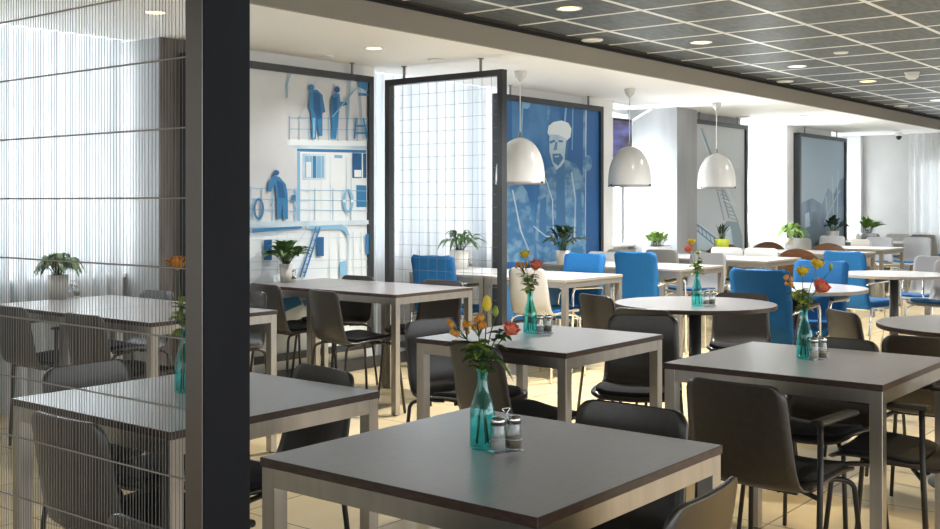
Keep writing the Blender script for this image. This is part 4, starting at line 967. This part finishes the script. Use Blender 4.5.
# ------------------------------------------------------------------ potted plants
def plant(px, py, z, label, n, L, Wd, elev, droop, leafm, potm, pr=.055, ph=.12, seed=1, square=False, yfix=None):
    p = at(px, py, z) if yfix is None else aty(px, py, yfix); rnd = random.Random(seed)
    t = thing('potted_plant', label, 'plant', (p.x, p.y, z + .0005), 0, 'potted plants')
    if square: mb = MB().rbox((-pr * 2, -pr, 0), (pr * 2, pr, ph), .006)
    else: mb = MB().lathe([(0, 0), (pr * .78, 0), (pr, ph), (pr * .93, ph), (pr * .90, ph - .015), (0, ph - .015)], 28)
    mb.build('pot', potm, t)
    if square: MB().box((-pr * 1.9, -pr * .9, ph), (pr * 1.9, pr * .9, ph + .004)).build('soil', M['soil'], t)
    else: MB().lathe([(0, ph - .013), (pr * .9, ph - .013), (0, ph - .010)], 20).build('soil', M['soil'], t)
    f = MB(); st = MB()
    for k in range(n):
        a = 2 * PI * k * .382 + rnd.uniform(-.3, .3); e = math.radians(rnd.uniform(*elev)); l = L * rnd.uniform(.7, 1.1)
        b = Vector((math.cos(a) * pr * .4 * rnd.random(), math.sin(a) * pr * .4 * rnd.random(), ph - .012))
        if square: b.x += rnd.uniform(-pr * 1.4, pr * 1.4)
        d = Vector((math.cos(a) * math.cos(e), math.sin(a) * math.cos(e), math.sin(e)))
        if d.y > 0 and p.y > 5.3: d.y *= .25
        s1 = b + d * l * .45 + Vector((0, 0, .02)); st.tube([b, b.lerp(s1, .5) + Vector((0, 0, .008)), s1], .0018, 5)
        d2 = Vector((math.cos(a) * math.cos(e * .85), math.sin(a) * math.cos(e * .85), math.sin(e * .85)))
        if d2.y > 0 and p.y > 5.3: d2.y *= .25
        leaf_sheet(f, s1, d2, l * .7, Wd * rnd.uniform(.8, 1.15), droop)
    st.build('stems', M['stem'], t); f.build('foliage', leafm, t)
plant(58, 299, TT, 'trailing plant in a white pot behind the string divider', 52, .19, .048, (42, 86), 1.25, M['leaf'], M['pot'], .060, .14, 2)
plant(286, 282.5, TT, 'leafy green plant in a slim white pot before the ship print', 56, .20, .06, (28, 88), .45, M['leaf'], M['pot'], .048, .13, 3)
plant(459, 269, TT, 'arching plant in a white pot behind the wire-grid divider', 44, .26, .036, (28, 84), .9, M['leaf'], M['pot'], .085, .16, 4)
plant(563, 257, TT, 'dark spiky plant before the man print', 44, .30, .050, (25, 86), .6, M['leafd'], M['pot'], .07, .13, 5, False, 5.45)
plant(657, 254, TT, 'pale green succulents in a long white planter', 70, .15, .06, (40, 88), .15, M['leafp'], M['whitetop'], .085, .085, 6, True)
plant(722, 252, TT, 'dark sprig plant in a lime green pot', 22, .15, .022, (55, 88), .1, M['leafd'], M['limepot'], .085, .15, 7)
plant(789, 240, TT, 'bright drooping plant at the window beside the harbour print', 34, .30, .075, (20, 75), .8, M['leafp'], M['pot'], .07, .09, 8, False, 5.72)
plant(833, 240, TT, 'dark twisted plant in a pale pot before the harbour print', 22, .26, .08, (20, 80), .4, M['leafd'], M['pot'], .09, .15, 9, False, 5.72)
plant(868, 240, TT, 'green plant in a white bowl by the far end wall', 40, .26, .07, (35, 85), .3, M['leafp'], M['whitetop'], .13, .10, 10, False, 5.6)
